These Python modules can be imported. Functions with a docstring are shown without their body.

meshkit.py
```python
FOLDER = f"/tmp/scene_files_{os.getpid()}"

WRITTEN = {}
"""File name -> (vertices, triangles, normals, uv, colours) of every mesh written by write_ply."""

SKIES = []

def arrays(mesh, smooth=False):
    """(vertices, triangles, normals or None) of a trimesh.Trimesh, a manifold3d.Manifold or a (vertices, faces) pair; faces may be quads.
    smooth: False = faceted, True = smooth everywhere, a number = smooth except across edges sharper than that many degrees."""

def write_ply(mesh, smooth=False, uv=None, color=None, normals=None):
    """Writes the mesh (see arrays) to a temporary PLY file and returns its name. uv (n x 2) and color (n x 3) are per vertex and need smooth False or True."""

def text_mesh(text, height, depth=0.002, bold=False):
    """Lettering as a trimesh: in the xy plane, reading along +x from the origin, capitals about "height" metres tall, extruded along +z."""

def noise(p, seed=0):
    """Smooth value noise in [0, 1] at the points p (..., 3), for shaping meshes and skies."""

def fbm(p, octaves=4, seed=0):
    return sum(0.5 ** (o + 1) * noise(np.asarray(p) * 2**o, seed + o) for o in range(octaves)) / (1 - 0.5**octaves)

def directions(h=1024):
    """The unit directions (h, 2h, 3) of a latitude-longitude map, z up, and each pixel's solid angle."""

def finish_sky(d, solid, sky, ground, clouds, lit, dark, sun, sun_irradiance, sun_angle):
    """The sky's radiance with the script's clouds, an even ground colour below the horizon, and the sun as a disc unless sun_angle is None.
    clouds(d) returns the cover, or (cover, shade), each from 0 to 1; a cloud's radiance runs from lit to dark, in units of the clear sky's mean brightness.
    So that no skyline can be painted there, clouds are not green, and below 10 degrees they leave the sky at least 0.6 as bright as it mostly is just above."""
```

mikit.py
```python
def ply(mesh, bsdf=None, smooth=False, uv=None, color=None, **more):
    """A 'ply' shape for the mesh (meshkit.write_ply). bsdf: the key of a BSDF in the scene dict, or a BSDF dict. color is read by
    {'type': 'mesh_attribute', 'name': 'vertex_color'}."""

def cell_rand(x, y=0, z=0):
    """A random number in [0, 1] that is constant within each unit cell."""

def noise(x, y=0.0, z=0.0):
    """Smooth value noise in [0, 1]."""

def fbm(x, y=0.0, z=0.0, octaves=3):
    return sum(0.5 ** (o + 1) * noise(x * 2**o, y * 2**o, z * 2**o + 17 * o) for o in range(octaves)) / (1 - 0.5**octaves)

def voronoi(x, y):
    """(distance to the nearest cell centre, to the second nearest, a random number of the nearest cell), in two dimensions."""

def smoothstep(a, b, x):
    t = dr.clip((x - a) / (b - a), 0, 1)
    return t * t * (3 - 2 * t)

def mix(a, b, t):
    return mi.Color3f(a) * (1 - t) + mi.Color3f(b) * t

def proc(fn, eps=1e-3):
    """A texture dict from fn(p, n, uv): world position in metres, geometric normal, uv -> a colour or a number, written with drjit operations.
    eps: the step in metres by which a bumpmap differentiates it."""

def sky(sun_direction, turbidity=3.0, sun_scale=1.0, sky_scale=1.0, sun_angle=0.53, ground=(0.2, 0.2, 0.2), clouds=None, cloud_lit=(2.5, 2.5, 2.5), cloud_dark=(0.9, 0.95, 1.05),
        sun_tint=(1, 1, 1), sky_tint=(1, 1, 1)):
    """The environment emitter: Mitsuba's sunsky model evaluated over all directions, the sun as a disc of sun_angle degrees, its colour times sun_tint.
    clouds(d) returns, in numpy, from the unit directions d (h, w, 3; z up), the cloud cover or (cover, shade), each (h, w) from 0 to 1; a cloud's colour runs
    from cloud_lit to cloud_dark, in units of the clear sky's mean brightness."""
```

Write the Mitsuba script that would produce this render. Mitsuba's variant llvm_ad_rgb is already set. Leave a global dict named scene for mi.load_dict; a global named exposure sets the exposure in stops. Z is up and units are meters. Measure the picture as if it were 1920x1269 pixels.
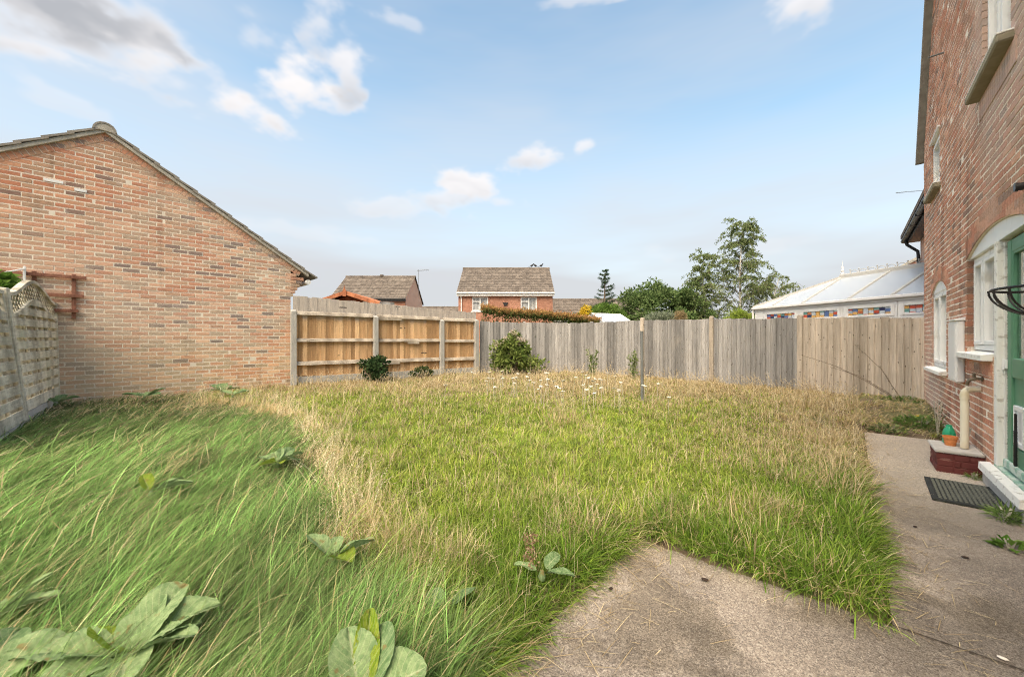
import math, numpy as np, trimesh, drjit as dr, mitsuba as mi, mikit, meshkit
from shapely.geometry import Polygon, box as sbox
from shapely.ops import unary_union
from mikit import noise, fbm, voronoi, cell_rand, smoothstep, mix

T = mi.ScalarTransform4f
scene, labels = {}, {}
EYE = 1.37
# ---------------------------------------------------------------- camera, sky, exposure
scene['camera'] = {'type': 'perspective', 'fov': 2 * math.degrees(math.atan(960 / 730)), 'fov_axis': 'x', 'near_clip': 0.05, 'far_clip': 2000.0,
                   'to_world': T().look_at(origin=[0, 0, EYE], target=[0, 1, EYE], up=[0, 0, 1])}
exposure = 3.4


def sky_clouds(d):
    az = np.degrees(np.arctan2(d[..., 0], d[..., 1]))
    el = np.degrees(np.arcsin(np.clip(d[..., 2], -1, 1)))
    wx = meshkit.fbm(d * 9.0 + 5.0, 4, 31) - .5
    wy = meshkit.fbm(d * 9.0 + 25.0, 4, 32) - .5
    n2 = meshkit.fbm(d * np.array([15., 15., 22.]) + 9.0, 6, 11) - .5
    n4 = meshkit.fbm(d * np.array([6., 6., 10.]) + 4.0, 5, 14) - .5
    n3 = meshkit.fbm(d * np.array([2.2, 2.2, 9.]) + 1.0, 5, 21)
    cover = np.zeros(az.shape); shade = np.zeros(az.shape)
    # azimuth, elevation, half widths in degrees, roughness, amount, darkness of the base
    blobs = [(-51.0, 28.2, 10.5, 3.6, 0.7, 1, 0.7), (-44.6, 29.6, 8.0, 3.2, 0.7, 1, 0.8), (-48.7, 25.4, 5.9, 1.1, 1, 0.95, 0.25), (-38.9, 29.0, 4.6, 2.6, 0.9, 0.95, 0.75), (-42.1, 27.1, 2.7, 1.4, 1, 0.9, 0.2), (-33.4, 26.3, 4.6, 2.3, 1, 1, 0.15), (-29.6, 29.2, 4.0, 2.8, 1, 1, 0.10), (-25.6, 28.2, 2.8, 1.4, 1, 0.8, 0.25), (-23.0, 33.5, 1.8, 3.0, 1, 0.85, 0.0), (-26.3, 36.4, 2.0, 2.1, 1.1, 0.6, 0.0), (-23.7, 36.5, 2.1, 1.4, 1.1, 0.6, 0.0), (-34.4, 32.5, 1.8, 1.8, 1, 0.45, 0.3), (-16.8, 37.7, 3.4, 0.9, 1.2, 0.4, 0.0), (-5.9, 21.2, 5.4, 2.7, 1, 0.95, 0.12), (-9.3, 19.3, 3.6, 1.4, 1, 0.7, 0.2), (-1.6, 19.6, 3.0, 1.1, 1, 0.55, 0.25), (-16.4, 17.5, 4.1, 1.1, 1, 0.5, 0.2), (3.0, 25.4, 2.7, 1.4, 1, 0.85, 0.1), (9.5, 26.5, 2.0, 1.1, 1, 0.75, 0.1), (36.7, 34.3, 2.9, 1.5, 1, 0.85, 0.08), (10.9, 40.3, 3.5, 0.6, 1.1, 0.5, 0), (-49.3, 22.1, 1.9, 1.1, 1.2, 0.3, 0), (-41.2, 26.0, 3.6, 0.9, 1.2, 0.4, 0.0), (-28.7, 14.1, 7.0, 0.9, 1, 0.25, 0.2), (31.1, 10.9, 9.0, 1.4, 1, 0.2, 0.1)]
    blobs += [(100, 34, 20, 6, 1, 1, .4), (150, 28, 24, 6, 1, 1, .4), (-120, 32, 22, 7, 1, 1, .4), (-165, 40, 20, 6, 1, 1, .3)]
    for a, e, ra, re, soft, amt, dk in blobs:
        x = (az - a) * np.cos(np.radians(e)) + 5.0 * wx; y = el - e + 3.2 * wy
        r2 = (x / ra) ** 2 + (y / re) ** 2
        v = 1.25 * np.exp(-.9 * r2) + (n2 * 2.9 + n4 * 1.6) * soft - .36
        c = np.clip(v / .95, 0, 1) * np.clip(3.4 - r2, 0, 1)
        c = amt * c * c * (3 - 2 * c)
        s = np.clip(dk * np.clip(v * 1.1, .15, 1) - .28 * y / re + n4 * .9 + n2 * .5, 0, 1)
        shade = shade * (1 - c) + s * c
        cover = np.maximum(cover, c)
    veil = np.clip(.13 + (n3 - .45) * .8, 0, .36) + .95 * np.clip((27 - el) / 22, 0, 1) ** 1.3 + .20 * np.exp(-((az + 60) / 30) ** 2)
    veil = np.clip(veil, 0, .93)
    cover2 = np.clip(cover + veil * (1 - cover), 0, 1)
    shade = (shade * cover + (.36 + .34 * np.clip((26 - el) / 20, 0, 1)) * (cover2 - cover)) / np.maximum(cover2, 1e-4)
    return cover2, np.clip(shade, 0, 1)


scene['sky'] = mikit.sky((-0.32, -0.62, 0.82), turbidity=3.0, sun_scale=0.47, sky_scale=1.0, sun_angle=52, clouds=sky_clouds,
                         cloud_lit=(1.20, 1.165, 1.165), cloud_dark=(0.60, 0.62, 0.665), sky_tint=(1.13, 0.96, 0.74), ground=(.2, .2, .13))

# ---------------------------------------------------------------- helpers


def numbered(k):
    if k not in scene and k not in labels and k not in USED:
        USED.add(k); return k
    i = LAST.get(k, 0) + 1
    while f'{k}_{i:03d}' in USED: i += 1
    LAST[k] = i
    USED.add(f'{k}_{i:03d}')
    return f'{k}_{i:03d}'


USED, LAST = set(), {}


def thing(name, label, cat, group=None, kind=None):
    k = numbered(name)
    labels[k] = {'label': label, 'category': cat}
    if group: labels[k]['group'] = group
    if kind: labels[k]['kind'] = kind
    return k


def struct(name, mesh, m, smooth=False, **kw):
    k = numbered(name)
    scene[k] = mikit.ply(mesh, m, smooth=smooth, **kw)
    labels[k] = {'label': kw.pop('label', name.replace('_', ' ')), 'kind': 'structure'}
    return k


def part(parent, name, mesh, m, smooth=False, label=None, stuff=False, **kw):
    k = numbered(parent + '__' + name)
    scene[k] = mikit.ply(mesh, m, smooth=smooth, **kw)
    if stuff: labels[k] = {'kind': 'stuff'}
    if label: labels.setdefault(k, {})['label'] = label
    return k


def single(name, label, cat, mesh, m, smooth=False, group=None, kind=None, **kw):
    k = thing(name, label, cat, group, kind)
    scene[k] = mikit.ply(mesh, m, smooth=smooth, **kw)
    return k


cat = trimesh.util.concatenate


def bx(x0, x1, y0, y1, z0, z1):
    m = trimesh.creation.box(extents=[abs(x1 - x0), abs(y1 - y0), abs(z1 - z0)])
    m.apply_translation([(x0 + x1) / 2, (y0 + y1) / 2, (z0 + z1) / 2])
    return m


def cbx(x0, x1, y0, y1, z0, z1, c=.006):
    x0, x1 = min(x0, x1), max(x0, x1); y0, y1 = min(y0, y1), max(y0, y1); z0, z1 = min(z0, z1), max(z0, z1)
    c = min(c, (x1 - x0) * .3, (y1 - y0) * .3, (z1 - z0) * .3)
    P = []
    for i in (0, 1):
        for j in (0, 1):
            for k in (0, 1):
                a = (x0, x1)[i]; b = (y0, y1)[j]; e = (z0, z1)[k]
                da, db, de = (c, -c)[i], (c, -c)[j], (c, -c)[k]
                P += [(a + da, b + db, e), (a + da, b, e + de), (a, b + db, e + de)]
    return trimesh.convex.convex_hull(np.array(P))


def hexa(b, t):
    """A solid from 4 bottom and 4 top corners."""
    return trimesh.convex.convex_hull(np.array(list(b) + list(t), float))


def tube(path, r, n=8, cap=True):
    path = np.asarray(path, float); r = np.broadcast_to(np.asarray(r, float), (len(path),))
    tan = np.gradient(path, axis=0); tan /= np.linalg.norm(tan, axis=1, keepdims=True) + 1e-12
    ref = np.array([0, 0, 1.]) if abs(tan[0, 2]) < .9 else np.array([1., 0, 0])
    V = []
    a = np.cross(tan[0], ref); a /= np.linalg.norm(a)
    th = np.arange(n) * 2 * np.pi / n
    for p, t, rr in zip(path, tan, r):
        a = a - t * (a @ t); a /= np.linalg.norm(a) + 1e-12
        b = np.cross(t, a)
        V.append(p + rr * (np.cos(th)[:, None] * a + np.sin(th)[:, None] * b))
    V = np.vstack(V); F = []
    for i in range(len(path) - 1):
        for j in range(n):
            k = (j + 1) % n
            F += [[i * n + j, i * n + k, (i + 1) * n + k], [i * n + j, (i + 1) * n + k, (i + 1) * n + j]]
    if cap:
        V = np.vstack([V, path[0], path[-1]]); c0, c1 = len(V) - 2, len(V) - 1; o = (len(path) - 1) * n
        for j in range(n):
            k = (j + 1) % n
            F += [[c0, k, j], [c1, o + j, o + k]]
    return trimesh.Trimesh(V, np.array(F), process=False)


def extr(poly, d):
    """Extrude a shapely polygon in (x, z) along y from 0 to d."""
    ms = [trimesh.creation.extrude_polygon(g, 1.0, engine='earcut') for g in getattr(poly, 'geoms', [poly]) if g.area > 1e-7]
    m = cat(ms)
    v = m.vertices.copy()
    m = trimesh.Trimesh(np.stack([v[:, 0], v[:, 2] * d, v[:, 1]], 1), m.faces, process=False)
    m.fix_normals()
    return m


def tr(mesh, M):
    m = mesh.copy(); m.apply_transform(M); return m


def frame(ox, oy, dx, dy, oz=0):
    l = math.hypot(dx, dy); dx, dy = dx / l, dy / l
    return np.array([[dx, -dy, 0, ox], [dy, dx, 0, oy], [0, 0, 1, oz], [0, 0, 0, 1.]])


HF = frame(4.493, 3.64, .656, .7547)           # the house on the right: x along its wall away from the viewer, y out to the garden
GF = frame(-5.03, 8.846, .7022, .712)          # the garage: x along its gable, y into the garage
HFi, GFi = np.linalg.inv(HF), np.linalg.inv(GF)


def un(x, y):
    X, Y = np.asarray(x) - 4.493, np.asarray(y) - 3.64
    return X * HF[0, 0] + Y * HF[1, 0], X * HF[0, 1] + Y * HF[1, 1]


def hw(u, n, h=0):
    p = HF @ np.array([u, n, h, 1.]); return p[:3]


def S(a, b, x):
    t = np.clip((np.asarray(x, float) - a) / (b - a), 0, 1); return t * t * (3 - 2 * t)


def fb(x, y, s, seed=0, o=4):
    x, y = np.broadcast_arrays(np.asarray(x, float), np.asarray(y, float))
    return meshkit.fbm(np.stack([x * s, y * s, np.zeros_like(x) + .37], -1), o, seed)


def ground_z(x, y):
    u, n = un(x, y)
    lawn = np.sqrt((.28 * S(0, 1, n / 9.5)) ** 2 + (.27 * S(0, 1, (u + .2) / 4.6)) ** 2)
    e = np.where(u < -3.1, 2.1 - n, np.where(u < 2.0, .85 - n, -1.0))       # >0 on the concrete
    e = np.where((u > 2.0) & (n < .85), -(u - 2.0), e)
    lawn = np.minimum(lawn, .40) * (.25 + .75 * S(0, 1.6, -e)) + .05 * (fb(x, y, 1.3, 3) - .5) + .005
    return np.where(e > 0, -.05, -.05 + (lawn + .05) * S(0, .10, -e))


# ---------------------------------------------------------------- materials


def mat(key, fn, rough=.85, bump=None, scale=.002, eps=1e-3, **kw):
    b = {'type': 'principled', 'base_color': fn if isinstance(fn, dict) else {'type': 'rgb', 'value': list(fn)} if isinstance(fn, (tuple, list)) else mikit.proc(fn), 'roughness': rough, 'specular': kw.pop('specular', .35), **kw}
    if bump: b = {'type': 'bumpmap', 'arbitrary': mikit.proc(bump, eps), 'scale': scale, 'bsdf': b}
    scene[key] = {'type': 'twosided', 'bsdf': b}


def C(r, g, b): return mi.Color3f(r, g, b)


def brick_colour(M, tones, seed, offs, pale, ochre, red=(.93, .80, .74)):
    ox, oy, dx, dy = M[0, 3], M[1, 3], M[0, 0], M[1, 0]

    def fn(p, n, uv):
        s = (p.x - ox) * dx + (p.y - oy) * dy
        row = dr.floor((p.z - offs) / .075 + .02)
        odd = row - 2 * dr.floor(row / 2)
        col = dr.floor((s + 40 * .225 + odd * .1125) / .225 + .02)
        r = cell_rand(col, row, seed); r2 = cell_rand(col, row, seed + 1)
        c = mix(tones[0], tones[1], smoothstep(.1, .5, r))
        c = mix(c, tones[2], smoothstep(.55, .8, r))
        c = mix(c, tones[3], smoothstep(.9, .94, r))
        c = c * (.86 + .26 * r2)
        g = fbm(p.x * 60, p.y * 60, p.z * 60, 3)
        c = c * (.72 + .56 * g)
        w = fbm(s * .55, p.z * .75, seed + .0, 4)
        c = mix(c, mi.Color3f(*pale), smoothstep(.46, .78, w + .25 * (g - .5)) * .55)
        c = mix(c, c * mi.Color3f(*ochre), smoothstep(1.9, .5, p.z + 1.2 * (w - .5)) * .8)
        c = c * mix((1, 1, 1), red, smoothstep(1.5, 3.6, p.z + 1.4 * (w - .5)) * smoothstep(-1.2, -4.0, s) + .5 * smoothstep(.5, .36, w))
        streak = fbm(s * 5.0, p.z * .35, seed + 9.0, 4)
        c = c * (1 - .30 * smoothstep(.56, .74, streak) * smoothstep(.6, .3, w))
        fl = fbm(p.x * 9, p.y * 9, p.z * 9, 3)
        return mix(c, mi.Color3f(.5, .45, .4), smoothstep(.66, .82, fl) * .35)
    return fn


grain_b = lambda p, n, uv: fbm(p.x * 110, p.y * 110, p.z * 110, 3)
mat('garage_brick_mat', brick_colour(GF, [(.54, .30, .205), (.62, .42, .295), (.51, .40, .30), (.30, .235, .205)], 5, .0, (.60, .47, .35), (1.08, 1.08, .90)), .92, grain_b, .0022)
mat('house_brick_mat', brick_colour(HF, [(.46, .225, .15), (.51, .30, .205), (.42, .25, .175), (.29, .195, .15)], 17, .0, (.52, .42, .36), (1.0, 1.0, 1.0)), .92, grain_b, .0022)
mat('mortar_mat', lambda p, n, uv: mix((.64, .56, .45), (.80, .73, .62), fbm(p.x * 14, p.y * 14, p.z * 14, 3)), .95, grain_b, .002)
mat('far_brick_mat', lambda p, n, uv: mix((.33, .15, .10), (.42, .22, .15), cell_rand(dr.floor((p.x + p.y) / .225), dr.floor(p.z / .075))) * (.8 + .35 * fbm(p.x, p.y, p.z)), .9)
mat('sunlit_gable_mat', lambda p, n, uv: mix((.60, .38, .27), (.68, .45, .33), fbm(p.x * 1.5, p.y * 1.5, p.z * 3)), .9)  # lighter brick colour carries the sunlight falling on this gable
mat('roof_tile_mat', lambda p, n, uv: mix((.105, .085, .07), (.20, .17, .14), fbm(p.x * 2, p.y * 2, p.z * 2, 4)) * (.75 + .5 * cell_rand(dr.floor(p.x / .3), dr.floor(p.z / .17))), .9)
mat('garage_tile_mat', lambda p, n, uv: mix((.17, .15, .13), (.33, .31, .27), fbm(p.x * 11, p.y * 11, p.z * 11, 4)), .95)
mat('verge_mat', lambda p, n, uv: mix((.30, .28, .24), (.50, .47, .40), fbm(p.x * 16, p.y * 16, p.z * 16, 4)), .95, grain_b, .004)
mat('concrete_post_mat', lambda p, n, uv: mix((.30, .295, .27), (.46, .45, .42), fbm(p.x * 9, p.y * 9, p.z * 4, 4)) * (.85 + .3 * noise(p.x * 160, p.y * 160, p.z * 160)), .95)


def wood(c0, c1, c2, sx=38., sz=1.6, knots=.5, top=None, along=None):
    def fn(p, n, uv):
        g = fbm(p.x * sx, p.y * sx, p.z * sz, 4)
        f = noise(p.x * 160, p.y * 160, p.z * 5)
        b = noise(p.x * 7.3, p.y * 7.3, 3.0)
        if along is not None:
            b = cell_rand(dr.floor(((p.x - along[0]) * along[2] + (p.y - along[1]) * along[3]) / along[4]), 3)
        c = mix(c0, c1, smoothstep(.25, .75, g * .6 + b * .4)) * (.78 + .44 * f)
        c = c * (.74 + .5 * b)
        c = mix(c, c2, smoothstep(.55, .8, fbm(p.x * 3, p.y * 3, p.z * 2.2, 3)) * .6)
        if top is not None:
            c = mix(c, mi.Color3f(*top[1]) * (.7 + .55 * f), smoothstep(top[0] - .13, top[0] + .04, p.z + .10 * (b - .5)))
        if knots:
            d1, d2, r = voronoi((p.x - p.y) * 6.0, p.z * 3.5)
            c = mix(c, mi.Color3f(.06, .045, .035), smoothstep(.075, .04, d1) * dr.select(r < knots, 1.0, 0.0) * .85)
        return c
    return fn


mat('brown_board_mat', wood((.49, .29, .14), (.64, .43, .235), (.56, .33, .15), 26., 1.2, .25, (1.9, (.46, .41, .36)), (-4.985, 8.86, .7807, .6249, 4.9767 / 51)), .85)
mat('grey_board_mat', wood((.205, .20, .195), (.33, .32, .31), (.27, .255, .235), 26., 1.3, .5), .9)
mat('tan_board_mat', wood((.35, .30, .24), (.48, .42, .35), (.42, .365, .295), 26., 1.3, .8), .9)
mat('rail_mat', wood((.31, .265, .21), (.42, .37, .30), (.36, .29, .20), 9., 30., .2), .9)
mat('weave_mat', wood((.36, .335, .265), (.54, .51, .42), (.42, .42, .31), 7., 42., .0), .9)
mat('trellis_mat', wood((.20, .085, .055), (.30, .14, .09), (.25, .12, .08), 20., 20., .0), .85)
mat('cabin_wood_mat', wood((.34, .12, .055), (.43, .17, .08), (.38, .14, .07), 10., 10., .0), .75)
dirtwhite = lambda p, n, uv: mix((.80, .80, .77), (.52, .49, .42), smoothstep(.56, .85, fbm(p.x * 9, p.y * 9, p.z * 5, 4)) * .8)
mat('white_paint_mat', dirtwhite, .5)
mat('flaky_paint_mat', lambda p, n, uv: mix((.74, .73, .68), (.48, .45, .39), smoothstep(.58, .78, fbm(p.x * 22, p.y * 22, p.z * 26, 4))), .8)
mat('white_plastic_mat', lambda p, n, uv: mix((.80, .80, .79), (.72, .72, .70), fbm(p.x * 2, p.y * 2, p.z * 2, 3)), .35)
mat('cream_plastic_mat', lambda p, n, uv: mix((.74, .70, .56), (.60, .53, .36), smoothstep(.4, .8, fbm(p.x * 9, p.y * 9, p.z * 5, 3))), .4)
mat('green_paint_mat', lambda p, n, uv: mix((.075, .215, .115), (.13, .29, .18), fbm(p.x * 6, p.y * 6, p.z * 6, 4)), .45)
mat('pale_green_mat', lambda p, n, uv: mix((.25, .42, .32), (.52, .58, .50), smoothstep(.4, .65, fbm(p.x * 18, p.y * 18, p.z * 18, 4))), .7)
mat('black_mat', (.018, .018, .019), .4)
mat('black_gutter_mat', (.03, .03, .032), .4)
mat('dark_gap_mat', (.03, .03, .03), .9)
mat('curtain_mat', lambda p, n, uv: mix((.34, .345, .335), (.58, .58, .56), noise((p.x - p.y) * 26, p.z * .6, 1.)), .9)
mat('room_mat', (.10, .105, .10), .95)
mat('metal_mat', lambda p, n, uv: mix((.13, .14, .14), (.24, .25, .25), fbm(p.x * 20, p.y * 20, p.z * 6, 3)), .5, metallic=.3)
mat('brass_mat', lambda p, n, uv: mix((.11, .085, .06), (.23, .19, .13), fbm(p.x * 50, p.y * 50, p.z * 50, 3)), .45, metallic=.6)
mat('red_brick_paint_mat', lambda p, n, uv: mix((.115, .028, .024), (.24, .12, .10), smoothstep(.58, .8, fbm(p.x * 14, p.y * 14, p.z * 30, 4))), .7, grain_b, .003)
mat('cap_mat', lambda p, n, uv: mix((.34, .32, .29), (.48, .46, .42), fbm(p.x * 22, p.y * 22, p.z * 22, 4)), .95, grain_b, .002)
mat('mat_rubber_mat', lambda p, n, uv: mix((.028, .03, .028), (.10, .105, .09), smoothstep(.5, .8, fbm(p.x * 9, p.y * 9, p.z * 9, 4))), .8)
mat('mat_stud_mat', (.13, .135, .11), .8)
mat('green_plastic_mat', (.03, .33, .17), .35)
mat('terracotta_mat', lambda p, n, uv: mix((.52, .17, .05), (.60, .24, .09), fbm(p.x * 20, p.y * 20, p.z * 20, 3)), .7)
mat('white_bar_mat', (.50, .49, .455), .5)
mat('sill_mat', lambda p, n, uv: mix((.20, .18, .125), (.33, .30, .22), fbm(p.x * 16, p.y * 16, p.z * 16, 3)), .9)
mat('roof_glass_mat', (.40, .435, .47), .25, specular=.4)
scene['window_glass_mat'] = {'type': 'thindielectric', 'int_ior': 1.5}


def stained(p, n, uv):
    # small leaded panes, laid along the wall and up
    s = p.y; z = p.z
    a = dr.floor(s / .115); rows = dr.floor((z + .05 * cell_rand(a, 2)) / .075)
    r = cell_rand(a, rows, 3)
    c = mix((.50, .09, .05), (.62, .38, .12), smoothstep(.1, .3, r))
    c = mix(c, (.10, .16, .34), smoothstep(.38, .42, r)); c = mix(c, (.50, .55, .60), smoothstep(.55, .6, r))
    c = mix(c, (.14, .32, .30), smoothstep(.74, .78, r)); c = mix(c, (.03, .04, .10), smoothstep(.9, .93, r))
    e = dr.minimum(s / .115 - a, 1 - (s / .115 - a))
    return mix(mi.Color3f(.10, .10, .10), c * (.8 + .4 * noise(p.x * 30, p.y * 30, p.z * 30)), smoothstep(.03, .07, e))


mat('stained_glass_mat', stained, .2)


def concrete_c(p, n, uv):
    g = noise(p.x * 95, p.y * 95, 1.0)
    d1, d2, r = voronoi(p.x * 75 + 2.5 * g, p.y * 75 + 2.5 * noise(p.x * 60, p.y * 60, 5.))
    d3, d4, r3 = voronoi(p.x * 130 + 7, p.y * 130)
    st = dr.select(r > .42, 1.0, 0.0) * smoothstep(.46, .28, d1)
    base = mix((.20, .165, .135), (.34, .29, .24), fbm(p.x * 7, p.y * 7, 2.0, 4) * .55 + g * .45)
    c = mix(base, mix((.31, .25, .19), (.56, .50, .42), r), st * .66)
    c = mix(c, mix((.13, .11, .09), (.50, .44, .38), r3), smoothstep(.42, .25, d3) * .7)
    big = fbm(p.x * 1.15 + 5, p.y * 1.15, 4.0, 5)
    c = c * (.42 + .42 * smoothstep(.28, .68, big))
    moss = fbm(p.x * 2.6, p.y * 2.6, 9.0, 5)
    u = (p.x - 4.493) * .656 + (p.y - 3.64) * .7547
    c = mix(c, c * mi.Color3f(.66, .64, .58), smoothstep(.50, .66, moss) * .7 * smoothstep(-.2, -2.2, u))
    pit = noise(p.x * 210, p.y * 210, 7.)
    c = c * (.72 + .5 * smoothstep(.15, .6, pit))
    stain = fbm(p.x * 3.4 + 9, p.y * 3.4, 12.0, 5)
    c = c * (1 - .30 * smoothstep(.5, .72, stain))
    return mix(c, mi.Color3f(.50, .435, .35) * (.7 + .6 * g), smoothstep(-2.4, .4, u) * .6)


concrete_bump = lambda p, n, uv: fbm(p.x * 55, p.y * 55, 0., 3) + .8 * noise(p.x * 140, p.y * 140, 0.)
mat('concrete_mat', concrete_c, .95, concrete_bump, .006)
mat('soil_mat', lambda p, n, uv: mix(mix((.085, .06, .04), (.17, .13, .085), fbm(p.x * 9, p.y * 9, 1., 4)), (.12, .13, .045), smoothstep(.4, .6, fbm(p.x * 1.3, p.y * 1.3, 0., 4)) * .6), 1.0)


def leafmat(key, col=None, trans=.55, rough=.55, fn=None):
    bc = {'type': 'mesh_attribute', 'name': 'vertex_color'} if col is None and fn is None else mikit.proc(fn) if fn else {'type': 'rgb', 'value': list(col)}
    scene[key] = {'type': 'principledthin', 'base_color': bc, 'roughness': rough, 'diff_trans': trans, 'spec_tint': 0.0, 'eta': 1.35}


leafmat('grass_mat', trans=.7, rough=.6)
leafmat('foliage_mat', trans=.6, rough=.5)
mat('bark_mat', lambda p, n, uv: mix((.10, .075, .055), (.2, .16, .12), fbm(p.x * 12, p.y * 12, p.z * 5, 3)), .95)
mat('birch_bark_mat', lambda p, n, uv: mix((.62, .60, .55), (.10, .09, .08), smoothstep(.6, .72, fbm(p.x * 3, p.y * 3, p.z * 9, 4))), .9)

# ---------------------------------------------------------------- ground, patio, path


def grid_mesh(xs, ys, zf):
    X, Y = np.meshgrid(xs, ys)
    V = np.stack([X, Y, zf(X, Y)], -1).reshape(-1, 3)
    nx, ny = len(xs), len(ys)
    i = (np.arange(ny - 1)[:, None] * nx + np.arange(nx - 1)[None]).ravel()
    F = np.vstack([np.stack([i, i + 1, i + nx + 1], 1), np.stack([i, i + nx + 1, i + nx], 1)])
    return trimesh.Trimesh(V, F, process=False)


gx = np.concatenate([[-900, -300, -90, -30], np.arange(-13, 13.01, .09), [30, 90, 300, 900]])
gy = np.concatenate([[-900, -300, -60, -15], np.arange(-4, 15.01, .09), [22, 40, 90, 300, 900]])
struct('ground', grid_mesh(gx, gy, ground_z), 'soil_mat', smooth=True)


def slab(poly_pts, zf, step=.06, h=.12):
    poly = Polygon(poly_pts)
    x0, y0, x1, y1 = poly.bounds
    top = []
    # fine top sheet with gentle unevenness, in house coordinates
    m = grid_mesh(np.arange(x0, x1 + step * .5, step), np.arange(y0, y1 + step * .5, step), zf)
    v = m.vertices
    v[:, 0] = np.clip(v[:, 0], x0, x1); v[:, 1] = np.clip(v[:, 1], y0, y1)
    side = extrude_side(poly, h)
    return tr(cat([m, side]), HF)


def extrude_side(poly, h):
    m = trimesh.creation.extrude_polygon(poly, h - .004, engine='earcut')
    m.apply_translation([0, 0, -h])
    return m


zc = lambda X, Y: .012 * (fb(X, Y, .9, 5) - .5) + .004 * (fb(X, Y, 6, 6) - .5)
struct('patio', slab([(-9, -.02), (-3.1, -.02), (-3.1, 2.1), (-9, 2.1)], zc), 'concrete_mat', smooth=30)
struct('path', slab([(-3.092, -.02), (2.0, -.02), (2.0, .85), (-3.092, .85)], lambda X, Y: zc(X, Y) + .002), 'concrete_mat', smooth=30)

# ---------------------------------------------------------------- bricks


def brick_shape(l, h, d, c=.0035):
    """A brick with a chamfered face towards -y; x from 0 to l, z from 0 to h, y from 0 (face) to d."""
    V = np.array([[0, d, 0], [l, d, 0], [l, d, h], [0, d, h], [0, c, 0], [l, c, 0], [l, c, h], [0, c, h], [c, 0, c], [l - c, 0, c], [l - c, 0, h - c], [c, 0, h - c]], float)
    F = []
    for a, b in ((0, 4), (4, 8)):
        for i in range(4):
            j = (i + 1) % 4
            F += [[a + i, a + j, b + j], [a + i, b + j, b + i]]
    F += [[8, 9, 10], [8, 10, 11]]
    return trimesh.Trimesh(V, np.array(F), process=False)


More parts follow.
